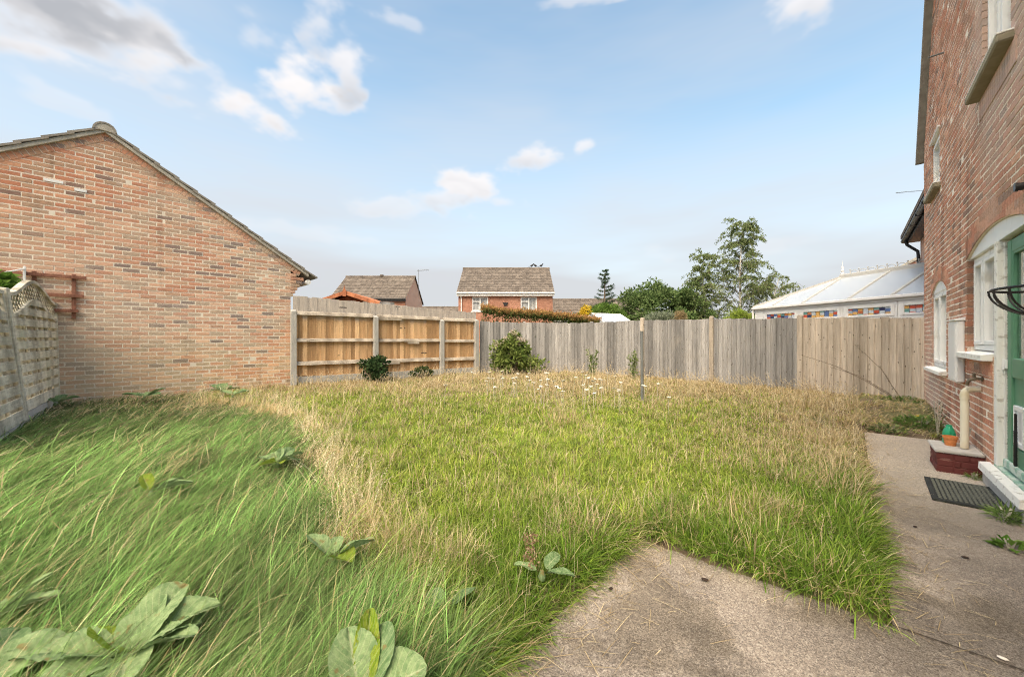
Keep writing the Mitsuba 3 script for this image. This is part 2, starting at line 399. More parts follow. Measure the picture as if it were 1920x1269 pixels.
def brickwork(parent, M, region, side, m, z0, depth=.03, proud=.007, seed=0, limit=300, eye=None, face=0.0, row_h=.075, pitch=.225, joint=.010):
    """Lay stretcher bond over the shapely region (x, z). side=-1: the face looks to local -y. The nearest bricks are parts, the rest is one part."""
    rng = np.random.default_rng(seed)
    x0, z00, x1, z1 = region.bounds
    full, cut = [], []
    from shapely.prepared import prep
    pr = prep(region)
    for r in range(int((z00 - z0) / row_h) - 1, int((z1 - z0) / row_h) + 1):
        zb = z0 + r * row_h + joint / 2
        off = (r % 2) * pitch / 2
        for c in range(int(math.floor((x0 - pitch) / pitch)), int(math.ceil((x1 + pitch) / pitch)) + 1):
            xa = c * pitch - off + joint / 2
            q = sbox(xa, zb, xa + pitch - joint, zb + row_h - joint)
            if pr.contains(q):
                full.append((xa, zb, xa + pitch - joint, zb + row_h - joint))
            elif pr.intersects(q):
                g = q.intersection(region)
                for gg in getattr(g, 'geoms', [g]):
                    if gg.geom_type == 'Polygon' and gg.area > 2.5e-4: cut.append(gg)
    cams = np.linalg.inv(M) @ np.array([0, 0, EYE, 1.])
    items = [((a + b) / 2, (z + t) / 2, 'f', (a, z, b, t)) for a, z, b, t in full] + [(g.centroid.x, g.centroid.y, 'c', g) for g in cut]

    def vis(it):
        p = M @ np.array([it[0], 0, it[1], 1.])
        if p[1] < .3: return 99
        sx, sz = abs(p[0] / p[1]) / 1.31, abs((p[2] - EYE) / p[1]) / .868
        return np.linalg.norm([it[0] - cams[0], cams[1], it[1] - cams[2]]) + (50 if max(sx, sz) > 1 else 0)
    items.sort(key=vis)
    flip = np.diag([1, -1, 1, 1.]) if side > 0 else np.eye(4)
    shapes = [brick_shape(pitch - joint, row_h - joint, depth, c) for c in (.003, .0045, .006)]
    plys = [mikit.ply(tr(s, flip), m) for s in shapes]
    rest = []
    for k, it in enumerate(items):
        dy = (proud + rng.uniform(-.002, .002)) * side
        rot = rng.normal(0, .004)
        if it[2] == 'f':
            A = trimesh.transformations.translation_matrix([it[3][0], face + dy, it[3][1] + rng.uniform(-.001, .001)]) @ trimesh.transformations.rotation_matrix(rot, [0, 1, 0]) @ trimesh.transformations.rotation_matrix(rng.normal(0, .006), [0, 0, 1])
            if k < limit:
                key = numbered(parent + '__brick'); scene[key] = {**plys[k % 3], 'to_world': T(M @ A)}
            else: rest.append(tr(tr(shapes[k % 3], flip), M @ A))
        else:
            g = extr(it[3], -depth * side); g.apply_translation([0, face + dy, 0]); g.apply_transform(M)
            if k < limit: part(parent, 'brick', g, m)
            else: rest.append(g)
    if rest: part(parent, 'brick', cat(rest), m, stuff=True)


# ---------------------------------------------------------------- garage on the left
garage = thing('garage', 'pale red brick garage with a plain gable end behind the left of the lawn', 'garage')
AX, AZ, SL = -2.916, 4.94, .649
gable_z = lambda s: AZ - SL * abs(s - AX)
LE = 2 * AX
BAND = .125
inner = Polygon([(LE, .05), (0, .05), (0, 2.36)] + [(0, gable_z(0) - BAND), (AX, AZ - BAND * 1.02), (LE, gable_z(LE) - BAND)])
outer = Polygon([(LE, .0), (0, .0), (0, gable_z(0)), (AX, AZ), (LE, gable_z(LE))])
gw = part(garage, 'wall', tr(extr(outer, .22), GF), 'mortar_mat')
brickwork(gw, GF, inner, -1, 'garage_brick_mat', 0.0, seed=1, proud=.003, joint=.0115)
# return wall, going back from the corner, and the other walls
back = cat([bx(-.22, 0, .22, 6.5, 0, 2.62), bx(LE, LE + .22, .22, 6.5, 0, 2.62), bx(LE, 0, 6.5, 6.7, 0, 2.62)])
part(garage, 'side_walls', tr(back, GF), 'garage_brick_mat')
# sloping course of bricks on end under the verge
bl = []
for sg in (-1, 1):
    L = 3.2 if sg > 0 else 3.15
    cs = math.cos(math.atan(SL)); sn = math.sin(math.atan(SL))
    n = int(L / cs / .075)
    for i in range(n):
        t = i * .075 + .006
        q = [(t, -.118), (t + .064, -.118), (t + .064, -.008), (t, -.008)]
        pts = [(AX + sg * (a * cs + b * sn * (1 if True else 1) * 1.0), AZ - a * sn + b * cs) for a, b in q]
        g = Polygon(pts).intersection(sbox(AX, 0, 9, 9) if sg > 0 else sbox(-9, 0, AX, 9))
        if g.is_empty or g.area < 5e-4: continue
        if g.centroid.x > .30: continue
        e = extr(g, .03); e.apply_translation([0, -.009, 0]); bl.append((g.centroid.x, tr(e, GF)))
for x, e in bl:
    part(gw, 'verge_brick', e, 'garage_brick_mat')
# corbelled corner stepping out under the eaves
for r in range(31, 39):
    z = r * .075
    out = min(.05 + .045 * (r - 31), .27)
    if z + .07 > gable_z(out) - .10:
        out = min(out, (AZ - .16 - z) / SL + AX - .05)
    if out < .03: continue
    part(gw, 'corbel_brick', tr(cbx(.002, out, -.010, .21, z + .005, z + .07, .004), GF), 'garage_brick_mat')
# roof: undercloak strip, stepped tile courses, ridge
cs, sn = math.cos(math.atan(SL)), math.sin(math.atan(SL))
groof = part(garage, 'roof', tr(cat([hexa([(AX, .02, AZ + .012), (AX, 6.8, AZ + .012), (AX + sg * 3.3, 6.8, AZ + .012 - SL * 3.3), (AX + sg * 3.3, .02, AZ + .012 - SL * 3.3)],
                                         [(AX, .02, AZ + .075), (AX, 6.8, AZ + .075), (AX + sg * 3.3, 6.8, AZ + .075 - SL * 3.3), (AX + sg * 3.3, .02, AZ + .075 - SL * 3.3)]) for sg in (-1, 1)]), GF), 'garage_tile_mat')
for sg in (-1, 1):
    v = hexa([(AX, -.055, AZ - .004), (AX, .03, AZ - .004), (AX + sg * 3.28, .03, AZ - .004 - SL * 3.28), (AX + sg * 3.28, -.055, AZ - .004 - SL * 3.28)],
             [(AX, -.055, AZ + .062), (AX, .03, AZ + .062), (AX + sg * 3.28, .03, AZ + .062 - SL * 3.28), (AX + sg * 3.28, -.055, AZ + .062 - SL * 3.28)])
    part(groof, 'verge', tr(v, GF), 'verge_mat')
    for i in range(12):
        a0, a1 = .05 + i * .33, .05 + i * .33 + .40
        o0, o1 = .058, .082
        P = lambda a, o, y: (AX + sg * (a * cs + o * sn), y, AZ - a * sn + o * cs + .004)
        for y0, y1 in ((-.075, .29),):
            t = hexa([P(a0, o0 - .012, y0), P(a0, o0 - .012, y1), P(a1, o1 - .012, y1), P(a1, o1 - .012, y0)], [P(a0, o0 + .018, y0), P(a0, o0 + .018, y1), P(a1, o1 + .022, y1), P(a1, o1 + .022, y0)])
            part(groof, 'tile', tr(t, GF), 'garage_tile_mat')
        t = hexa([P(a0, o0 - .012, .292), P(a0, o0 - .012, 6.8), P(a1, o1 - .012, 6.8), P(a1, o1 - .012, .292)], [P(a0, o0 + .018, .292), P(a0, o0 + .018, 6.8), P(a1, o1 + .022, 6.8), P(a1, o1 + .022, .292)])
        part(groof, 'tile_course', tr(t, GF), 'garage_tile_mat')
for i in range(15):
    y0 = -.085 + i * .45
    th = np.linspace(0, np.pi, 9)
    pro = Polygon([(AX + .15 * math.cos(a), AZ + .0 + .15 * math.sin(a)) for a in th] + [(AX + .125 * math.cos(a), AZ + .0 + .125 * math.sin(a)) for a in th[::-1]])
    m = extr(pro, .44 if i else .43); m.apply_translation([0, y0, 0.01])
    part(groof, 'ridge_tile', tr(m, GF), 'garage_tile_mat', smooth=40)
part(groof, 'ridge_mortar', tr(extr(Polygon([(AX + .124 * math.cos(a), AZ + .012 + .124 * math.sin(a)) for a in np.linspace(0, np.pi, 12)]), .05), GF @ trimesh.transformations.translation_matrix([0, -.075, 0])), 'verge_mat')
gp = np.array([(.36, y, 2.68) for y in np.linspace(-.06, 6.7, 4)])
gut = []
part(garage, 'gutter', tr(tube(gp, .055, 10), GF), 'white_plastic_mat', smooth=40)
part(garage, 'wall_patch', tr(bx(-3.60, -3.39, -.0135, .0, 3.915, 3.96), GF), 'white_paint_mat', label='pale paint mark on the gable bricks')
part(garage, 'wall_patch', tr(bx(-3.27, -3.13, -.0135, .0, 3.84, 3.885), GF), 'white_paint_mat', label='smaller pale paint mark on the gable bricks')

# broken wooden trellis on the garage wall
tre = thing('trellis', 'broken dark red wooden trellis fixed to the garage wall above the woven fence', 'trellis')
for z, x0, x1 in ((2.36, -4.6, -3.13), (2.05, -4.6, -3.16), (1.80, -4.6, -3.22)):
    part(tre, 'rail', tr(cbx(x0, x1, -.075, -.04, z, z + .055, .004), GF), 'trellis_mat')
for x in (-4.3, -3.72, -3.30):
    part(tre, 'upright', tr(cbx(x, x + .05, -.04, -.012, 1.7, 2.44, .004), GF), 'trellis_mat')
part(tre, 'bracket', tr(cat([cbx(-3.80, -3.77, -.10, -.075, 2.24, 2.50, .003), tube([(-3.78, -.09, 2.46), (-3.86, -.2, 2.41), (-3.95, -.28, 2.36)], .012, 6)]), GF), 'white_paint_mat')

# ---------------------------------------------------------------- woven fence panels on the far left
WF = frame(-7.46, 6.40, .67, -.742)     # x towards the viewer, y to the right of that = away from the lawn is -y ... see LEAN
wsgn = 1.0 if (WF @ np.array([0, 1, 0, 0]))[0] < 0 else -1.0   # local y sign of 'away from the lawn'


def lean(mesh):
    v = mesh.vertices.copy()
    hh = np.clip(v[:, 2] - .3, 0, 9)
    v[:, 1] += wsgn * (.022 + .040 * v[:, 0]) * hh
    m = trimesh.Trimesh(v, mesh.faces, process=False)
    return tr(m, WF)


wf = thing('woven_fence', 'weathered grey woven fence panels with arched lattice tops at the left edge', 'fence')
ogee = lambda t, lo, hi: lo + (hi - lo) * S(0, 1, 1 - np.abs(2 * t - 1) * 1.06)


def woven_panel(x0, x1, z0):
    W = x1 - x0
    pn = part(wf, 'panel_frame', lean(cat([cbx(x0, x0 + .04, -.03, .03, z0 + .1, 1.92, .004), cbx(x1 - .04, x1, -.03, .03, z0 + .1, 1.92, .004), cbx(x0, x1, -.03, .03, z0 + .085, z0 + .13, .004)])), 'weave_mat')
    part(wf, 'gravel_board', lean(cbx(x0, x1, -.022, .022, z0 - .15, z0 + .075, .004)), 'concrete_post_mat')
    ts = np.linspace(0, 1, 25)
    for nm, lo, hi, hgt in (('arch_rail', 1.90, 2.15, .045), ('lower_arch_rail', 1.64, 1.88, .045)):
        b, M = [], []
        for a, c in zip(ts[:-1], ts[1:]):
            za, zb = ogee(a, lo, hi), ogee(c, lo, hi)
            xa, xb = x0 + a * W, x0 + c * W
            M.append(hexa([(xa, -.033, za), (xb, -.033, zb), (xb, .033, zb), (xa, .033, za)], [(xa, -.033, za + hgt), (xb, -.033, zb + hgt), (xb, .033, zb + hgt), (xa, .033, za + hgt)]))
        part(pn, nm, lean(cat(M)), 'weave_mat', smooth=30)
    # lattice between the two arches
    for sg in (-1, 1):
        for k in range(-8, int(W / .1) + 9):
            xs = np.linspace(0, 1, 40)
            pts = [(x0 + k * .1 + sg * q * .6, 1.6 + q * .7) for q in xs]
            seg = [p for p in pts if x0 + .03 < p[0] < x1 - .03 and ogee((p[0] - x0) / W, 1.64, 1.88) + .02 < p[1] < ogee((p[0] - x0) / W, 1.90, 2.15) + .02]
            if len(seg) < 3: continue
            a, b = seg[0], seg[-1]; y = .004 if sg > 0 else -.008
            dx, dz = b[0] - a[0], b[1] - a[1]; l = math.hypot(dx, dz); px, pz = -dz / l * .009, dx / l * .009
            part(pn, 'lattice_strip', lean(hexa([(a[0] - px, y - .005, a[1] - pz), (a[0] + px, y - .005, a[1] + pz), (a[0] + px, y + .005, a[1] + pz), (a[0] - px, y + .005, a[1] - pz)],
                                                [(b[0] - px, y - .005, b[1] - pz), (b[0] + px, y - .005, b[1] + pz), (b[0] + px, y + .005, b[1] + pz), (b[0] - px, y + .005, b[1] - pz)])), 'weave_mat')
    # woven slats: every second one in front of the battens
    rng = np.random.default_rng(int(x0 * 10) + 3)
    bats = [x0 + W * f for f in (.26, .5, .74)]
    z = z0 + .125; r = 0
    while z < 1.86:
        front = r % 2 == 0
        h = .100 if front else .085
        w = -wsgn
        pieces = []
        n = 14
        for a, c in zip(np.linspace(0, 1, n + 1)[:-1], np.linspace(0, 1, n + 1)[1:]):
            def zt(t, zz): return min(zz, ogee(t, 1.64, 1.88) + .01)
            xa, xb = x0 + .035 + a * (W - .07), x0 + .035 + c * (W - .07)
            ya = (.026 if front else -.020) * w
            if zt(a, z) >= z and zt(c, z) >= z:
                ja = 0.003 * math.sin(a * 21 + r)
                pieces.append(hexa([(xa, ya - .005, z), (xb, ya - .005, z), (xb, ya + .005, z), (xa, ya + .005, z)], [(xa, ya - .005, zt(a, z + h)), (xb, ya - .005, zt(c, z + h)), (xb, ya + .005, zt(c, z + h)), (xa, ya + .005, zt(a, z + h))]))
        if pieces: part(pn, 'slat', lean(cat(pieces)), 'weave_mat')
        z += .083 if front else .065; r += 1
    for b in bats:
        part(pn, 'batten', lean(cbx(b - .018, b + .018, -.013, .018, z0 + .13, ogee((b - x0) / W, 1.64, 1.88), .003)), 'weave_mat')


woven_panel(.02, 2.06, .37)
woven_panel(2.19, 4.10, .28)
for x, z in ((2.075, .0), (4.12, 0.)):
    part(wf, 'post', lean(cbx(x, x + .10, -.055, .055, z, 1.985, .008)), 'weave_mat')

# ---------------------------------------------------------------- board fences


def board_run(parent, A, B, zb0, zb1, zt0, zt1, m, w=.108, seed=0, out=1.0, lap=.016, bow=None):
    """Feather-edged boards from A to B (plan), tops and bottoms running straight; out: side the boards lie on."""
    rng = np.random.default_rng(seed)
    A, B = np.array(A, float), np.array(B, float)
    L = np.linalg.norm(B - A); n = max(1, int(round(L / w))); w = L / n
    M = frame(A[0], A[1], *(B - A))
    for i in range(n):
        x0, x1 = i * w, (i + 1) * w + lap
        if i == n - 1: x1 = L
        t = (i + .5) / n
        zb = zb0 + (zb1 - zb0) * t + rng.uniform(-.01, .01); zt = zt0 + (zt1 - zt0) * t + rng.normal(0, .007)
        th0, th1 = .006, .017
        y0 = out * (rng.uniform(0, .003) + (.009 if i % 2 else 0) * (out > 0))
        # thick edge over the thin edge of the next board
        b = [(x0, y0, zb), (x1, y0 - out * .001, zb), (x1, y0 + out * th1 + out * .012, zb), (x0, y0 + out * th0, zb)]
        tl = rng.normal(0, .004)
        tt = [(p[0] + tl, p[1], zt + rng.normal(0, .002)) for p in b]
        part(parent, 'board', tr(hexa(b, tt), M), m)
    return M, L


bf = thing('board_fence', 'orange brown board fence with three grey rails beside the garage corner', 'fence')
FA, FB = np.array([-4.985, 8.86]), np.array([-1.10, 11.97])
fd = (FB - FA) / np.linalg.norm(FB - FA); FL = np.linalg.norm(FB - FA)
BM = frame(FA[0], FA[1], fd[0], fd[1])
board_run(bf, FA, FB, .50, .40, 2.345, 2.16, 'brown_board_mat', w=.098, seed=4, out=1.0)
for z, hh, nm in ((1.955, .085, 'rail'), (1.335, .075, 'rail'), (.80, .085, 'rail')):
    for x0, x1, dz in ((.07, 1.80, .0), (1.92, 3.70, -.012), (3.81, FL - .09, -.03)):
        part(bf, nm, tr(hexa([(x0, -.075, z + dz - hh / 2), (x1, -.075, z + dz - hh / 2 - .006), (x1, -.004, z + dz - hh / 2 - .006), (x0, -.004, z + dz - hh / 2)],
                             [(x0, -.045, z + dz + hh / 2 - .02), (x1, -.045, z + dz + hh / 2 - .026), (x1, -.004, z + dz + hh / 2), (x0, -.004, z + dz + hh / 2)]), BM), 'rail_mat')
for x0, x1, z in ((1.93, 2.55, 1.895), (2.72, 3.05, 1.275), (1.93, 2.50, .745)):
    part(bf, 'repair_piece', tr(cbx(x0, x1, -.095, -.076, z - .05, z + .035, .003), BM), 'rail_mat')
for x, zt in ((.0, 2.03), (1.86, 1.96), (3.755, 1.92), (FL - .04, 1.96)):
    w = .075 if x < FL - .1 else .085
    part(bf, 'post', tr(hexa([(x - w * .75, -.13, -.1), (x + w * .75, -.13, -.1), (x + w * .75, -.006, -.1), (x - w * .75, -.006, -.1)], [(x - w * .7, -.12, zt - .05), (x + w * .7, -.12, zt - .05), (x + w * .7, -.006, zt), (x - w * .7, -.006, zt)]), BM), 'concrete_post_mat')
part(bf, 'gravel_board', tr(cbx(.05, FL - .05, -.03, .012, .08, .49, .004), BM), 'concrete_post_mat')
for x, zt, w in ((2.28, 2.33, .28),):
    part(bf, 'repair_board', tr(cbx(x - w, x + w * .4, .02, .036, 2.02, zt, .002), BM), 'grey_board_mat')

gf = thing('board_fence', 'long weathered grey board fence curving round the far side of the lawn', 'fence')
pts = [(-1.04, 12.03), (.39, 12.42), (2.466, 12.05), (3.675, 10.97), (5.085, 9.92), (6.29, 8.5), (7.40, 7.03)]
ztop = [1.90, 1.885, 1.875, 1.90, 1.885, 1.83, 1.765]
for i in range(6):
    A, B = np.array(pts[i]), np.array(pts[i + 1]); d = (B - A) / np.linalg.norm(B - A)
    g0, g1 = .18, .18
    board_run(gf, A + d * .05, B - d * (.05 if i < 5 else -.07), g0, g1, ztop[i] - (.02 if i else 0), ztop[i + 1] - .02, 'tan_board_mat' if i == 5 else 'grey_board_mat', w=.098 if i < 3 else .104, seed=20 + i, out=-1.0)
    Mb = frame(A[0], A[1], d[0], d[1]); L = np.linalg.norm(B - A)
    for z in (.45, 1.1, 1.65):
        part(gf, 'rail', tr(cbx(.05, L - .05, .004, .05, z - .04, z + .04, .003), Mb), 'rail_mat')
for i, (p, dz, on) in enumerate(zip(pts, ztop, (0, 1, 1, 1, 1, 1, 0))):
    if not on: continue
    q = np.array(pts[i + 1]) - np.array(pts[i - 1]); q = q / np.linalg.norm(q)
    Mp = frame(p[0], p[1], q[0], q[1])
    h = dz + (.02 if i in (1, 2) else .055)
    part(gf, 'post', tr(cat([cbx(-.05, .05, -.045, .055, -.1, h - .03, .006), hexa([(-.05, -.045, h - .03), (.05, -.045, h - .03), (.05, .055, h - .03), (-.05, .055, h - .03)], [(-.03, -.02, h), (.03, -.02, h), (.03, .03, h), (-.03, .03, h)])]), Mp), 'tan_board_mat' if i > 2 else 'grey_board_mat')
# last tilted board against the house wall
part(gf, 'gravel_board', tr(cbx(.0, 2.0, -.01, .012, -.02, .175, .004), frame(*pts[5], *(np.array(pts[6]) - np.array(pts[5])))), 'concrete_post_mat')

# ---------------------------------------------------------------- brick house on the right
house = thing('brick_house', 'tall red brick house with white windows and green door at the right edge', 'house')
# wall outline in (u, height); openings cut through
EAVE_U, EAVE_Z = 4.62, 4.62
RS = 1.93
wall_poly = Polygon([(-4.5, -.1), (4.46, -.1), (4.46, EAVE_Z + .05), (1.9, EAVE_Z + RS * 2.62), (-4.5, 4.6)])


def arch_open(u0, u1, z0, spring, rise, n=14):
    us = np.linspace(u0, u1, n); mid = (u0 + u1) / 2; half = (u1 - u0) / 2
    top = [(u, spring + rise * (1 - ((u - mid) / half) ** 2)) for u in us]
    return Polygon([(u0, z0)] + top + [(u1, z0)])


door_open = arch_open(-1.05, 1.05, .20, 2.27, .165).union(sbox(-1.05, .19, -.02, .3))
door_open = door_open.difference(sbox(-.015, 0, 1.10, 1.205))
far_open = arch_open(2.30, 3.55, .90, 2.08, .15)
up_open = sbox(-.56, 3.86, .37, 5.15)
up2_open = sbox(2.83, 3.66, 3.58, 4.50)
opens = unary_union([door_open, far_open, up_open, up2_open])
hwall_poly = wall_poly.difference(opens)
wl = extr(hwall_poly, -.22)
hwl = part(house, 'wall', tr(wl, HF), 'mortar_mat')


def ring_arch(u0, u1, spring, rise, h=.215):
    us = np.linspace(u0 - .05, u1 + .05, 31); mid = (u0 + u1) / 2; half = (u1 - u0) / 2
    f = lambda u: spring + rise * (1 - ((u - mid) / half) ** 2)
    return Polygon([(u, f(u)) for u in us] + [(u, f(u) + h) for u in us[::-1]])


arches = [ring_arch(-1.05, 1.05, 2.27, .165), ring_arch(2.30, 3.55, 2.08, .15)]
sill_rows = [sbox(-.72, 3.575, .55, 3.79), sbox(.0, 1.005, 1.08, 1.155)]
reg = hwall_poly.difference(unary_union(arches + sill_rows).buffer(.003)).intersection(sbox(-3, -.1, 4.47, 9))
brickwork(hwl, HF, reg, 1, 'house_brick_mat', 0.0, seed=2, proud=.003, joint=.012)
# soldier bricks of the arches and brick-on-end rows under the sills
for (u0, u1, sp, ri), P in zip(((-1.05, 1.05, 2.27, .165), (2.30, 3.55, 2.08, .15)), arches):
    n = int((u1 - u0 + .1) / .075)
    mid, half = (u0 + u1) / 2, (u1 - u0) / 2
    for i in range(n):
        a = u0 - .05 + i * .075 + .005
        sl = .30 * (a + .0325 - mid) / half
        f = lambda u: sp + ri * (1 - ((u - mid) / half) ** 2)
        g = Polygon([(a, f(a) + .002), (a + .065, f(a + .065) + .002), (a + .065 + sl * .1, f(a + .065) + .21), (a + sl * .1, f(a) + .21)]).intersection(wall_poly)
        e = extr(g, -.10); e.apply_translation([0, .0085, 0])
        part(hwl, 'arch_brick', tr(e, HF), 'house_brick_mat')
for P in sill_rows:
    a0, z0, a1, z1 = P.bounds
    for i in range(int((a1 - a0) / .075)):
        part(hwl, 'sill_brick', tr(bx(a0 + i * .075 + .005, a0 + i * .075 + .07, -.02, .0085, z0 + .005, z1 - .004), HF), 'house_brick_mat')


def reveal(u, z0, z1, sgn, n0=.0, d=.10):
    """Brick ends showing in the side of an opening."""
    for r in range(int(z0 / .075) + 1, int(z1 / .075)):
        z = r * .075
        part(hwl, 'reveal_brick', tr(bx(u - .001 * sgn, u - .012 * sgn, -d, .004, z + .005, z + .07), HF), 'house_brick_mat')


reveal(1.05, 1.24, 2.27, 1); reveal(3.55, .93, 2.08, 1); reveal(3.58, 3.68, 4.5, 1); reveal(.37, 3.88, 5.15, 1)
# gable verge and eaves
vs = math.atan(RS)
for nm, o0, o1, n0, n1 in (('verge_board', -.02, .16, .0, .10),):
    P = [(EAVE_U + .02, EAVE_Z - .02), (1.9, EAVE_Z + RS * 2.72)]
    q = Polygon([P[0], P[1], (1.9, P[1][1] + .2), (P[0][0] + .10, P[0][1] + .0)])
    e = extr(q, .12); e.apply_translation([0, -.03, 0])
    part(house, nm, tr(e, HF), 'garage_tile_mat')
rf = hexa([(EAVE_U + .1, -.02, EAVE_Z), (1.9, -.02, EAVE_Z + RS * 2.72 + .1), (1.9, -7, EAVE_Z + RS * 2.72 + .1), (EAVE_U + .1, -7, EAVE_Z)],
          [(EAVE_U + .18, -.02, EAVE_Z + .06), (1.9, -.02, EAVE_Z + RS * 2.72 + .25), (1.9, -7, EAVE_Z + RS * 2.72 + .25), (EAVE_U + .18, -7, EAVE_Z + .06)])
rf2 = hexa([(-4.6, .02, 4.6), (1.9, .02, EAVE_Z + RS * 2.72 + .1), (1.9, -7, EAVE_Z + RS * 2.72 + .1), (-4.6, -7, 4.6)], [(-4.6, .02, 4.75), (1.9, .02, EAVE_Z + RS * 2.72 + .25), (1.9, -7, EAVE_Z + RS * 2.72 + .25), (-4.6, -7, 4.75)])
part(house, 'roof', tr(cat([rf, rf2]), HF), 'roof_tile_mat')
part(house, 'end_wall', tr(cat([bx(4.24, 4.459, -7, -.22, -.1, EAVE_Z + .05), bx(-4.5, -4.28, -7, -.22, -.1, 4.6)]), HF), 'house_brick_mat')
part(house, 'gutter', tr(tube([(4.72, -.02, 4.52), (4.72, -6, 4.52)], .055, 10), HF), 'white_plastic_mat', smooth=40)


def hpart(parent, name, mesh, m, **kw): return part(parent, name, tr(mesh, HF), m, **kw)


def window(opening, u0, u1, z0, z1, rec, divs, name='window', arch=None, sill=None, mats='white_paint_mat', lbl=None):
    w = hpart(house, name, cat([cbx(u0, u0 + .055, -rec - .06, -rec, z0, z1), cbx(u1 - .055, u1, -rec - .06, -rec, z0, z1), cbx(u0 + .055, u1 - .055, -rec - .058, -rec - .002, z1 - .055, z1), cbx(u0 + .055, u1 - .055, -rec - .058, -rec - .002, z0, z0 + .055)]
                               + [cbx(d - .03, d + .03, -rec - .056, -rec - .004, z0 + .055, z1 - .055) for d in divs]), mats, label=lbl)
    ed = [u0 + .055] + [x for d in divs for x in (d - .03, d + .03)] + [u1 - .055]
    for a, b in zip(ed[::2], ed[1::2]):
        s = .042
        hpart(w, 'sash', cat([cbx(a + .004, a + s, -rec - .05, -rec + .012, z0 + .06, z1 - .06, .005), cbx(b - s, b - .004, -rec - .05, -rec + .012, z0 + .06, z1 - .06, .005),
                              cbx(a + s, b - s, -rec - .048, -rec + .010, z0 + .06, z0 + .06 + s, .005), cbx(a + s, b - s, -rec - .048, -rec + .010, z1 - .06 - s, z1 - .06, .005)]), mats)
        hpart(w, 'pane', pane(a + s - .005, b - s + .005, z0 + .06 + s - .005, z1 - .06 - s + .005, -rec - .022), 'window_glass_mat')
    cur = []
    us = np.linspace(u0 + .05, u1 - .05, 60)
    V = np.array([[(u, -rec - .14 + .012 * math.sin(u * 60) + .006 * math.sin(u * 143), z) for u in us] for z in (z0 + .02, z1 - .02)]).reshape(-1, 3)
    n = len(us); F = np.array([[i, i + 1, n + i + 1] for i in range(n - 1)] + [[i, n + i + 1, n + i] for i in range(n - 1)])
    hpart(w, 'curtain', trimesh.Trimesh(V, F, process=False), 'curtain_mat', smooth=True)
    return w


def pane(u0, u1, z0, z1, y):
    return trimesh.Trimesh([[u0, y, z0], [u1, y, z0], [u1, y, z1], [u0, y, z1]], [[0, 1, 2], [0, 2, 3]], process=False)


part(house, 'interior', tr(cat([bx(-3, 4.2, -1.3, -1.25, 0, 5.4)]), HF), 'room_mat')
w1 = window(door_open, .02, 1.045, 1.245, 2.26, .05, [.60], lbl='white casement window beside the green door')
w2 = window(far_open, 2.305, 3.545, .94, 2.09, .02, [2.95], lbl='white arched ground floor window near the fence')
w3 = window(up_open, -.55, .365, 3.90, 5.14, .035, [-.1], lbl='white upstairs window above the door')
w4 = window(up2_open, 2.835, 3.575, 3.70, 4.49, .02, [], lbl='small white upstairs window near the far corner')
hpart(w1, 'sill', hexa([(-.01, -.08, 1.158), (1.16, -.08, 1.158), (1.16, .075, 1.158), (-.01, .075, 1.158)], [(-.01, -.08, 1.235), (1.16, -.08, 1.235), (1.16, .075, 1.212), (-.01, .075, 1.212)]), 'flaky_paint_mat')
hpart(w2, 'sill', hexa([(2.22, -.08, .86), (3.68, -.08, .86), (3.68, .085, .86), (2.22, .085, .86)], [(2.22, -.08, .935), (3.68, -.08, .935), (3.68, .085, .905), (2.22, .085, .905)]), 'flaky_paint_mat')
hpart(w3, 'sill', cbx(-.66, .50, -.034, .10, 3.80, 3.868, .012), 'sill_mat')
hpart(w3, 'sill_top', cbx(-.66, .50, -.034, .10, 3.869, 3.885, .004), 'white_paint_mat')
hpart(w4, 'sill', cbx(2.74, 3.72, -.02, .085, 3.60, 3.665, .012), 'sill_mat')
hpart(w4, 'sill_top', cbx(2.74, 3.72, -.02, .085, 3.666, 3.682, .004), 'white_paint_mat')


def head_board(u0, u1, zflat, spring, rise, y0, y1, drop=0):
    us = np.linspace(u0, u1, 20); mid = (u0 + u1) / 2; half = (u1 - u0) / 2
    P = Polygon([(u, zflat) for u in (u0, u1)] + [(u, spring + rise * (1 - ((u - mid) / half) ** 2) - .006) for u in us[::-1]])
    e = extr(P, y1 - y0); e.apply_translation([0, y0, 0]); return e


hpart(house, 'arched_head', head_board(-1.045, 1.045, 2.262, 2.27, .165, -.09, -.02), 'white_paint_mat')
hpart(house, 'arched_head', head_board(2.305, 3.545, 2.092, 2.08, .15, -.075, -.012), 'white_paint_mat')
hpart(w4, 'head', cbx(2.80, 3.62, -.06, .03, 4.50, 4.53), 'white_paint_mat')
# door: posts, leaf with glazed upper half, cat flap
hpart(house, 'door_post', cat([cbx(-.105, -.02, -.11, -.004, .205, 2.262, .008), cbx(-.135, -.105, -.11, -.045, .205, 2.24, .004)]), 'flaky_paint_mat')
hpart(house, 'door_post', cbx(-1.045, -.97, -.11, -.01, .205, 2.262, .008), 'flaky_paint_mat')
D0, D1 = -.955, -.165
door = hpart(house, 'door', cat([cbx(D1 - .115, D1, -.10, -.055, .235, 2.235, .006), cbx(D0, D0 + .115, -.10, -.055, .235, 2.235, .006), cbx(D0 + .115, D1 - .115, -.098, -.057, 2.12, 2.233, .006),
                                 cbx(D0 + .115, D1 - .115, -.098, -.057, 1.03, 1.20, .006), cbx(D0 + .115, D1 - .115, -.098, -.057, .237, .44, .006)]), 'green_paint_mat', label='green half glazed back door with peeling paint')
hpart(door, 'lower_panel', cbx(D0 + .11, D1 - .11, -.088, -.074, .43, 1.04, .003), 'green_paint_mat')
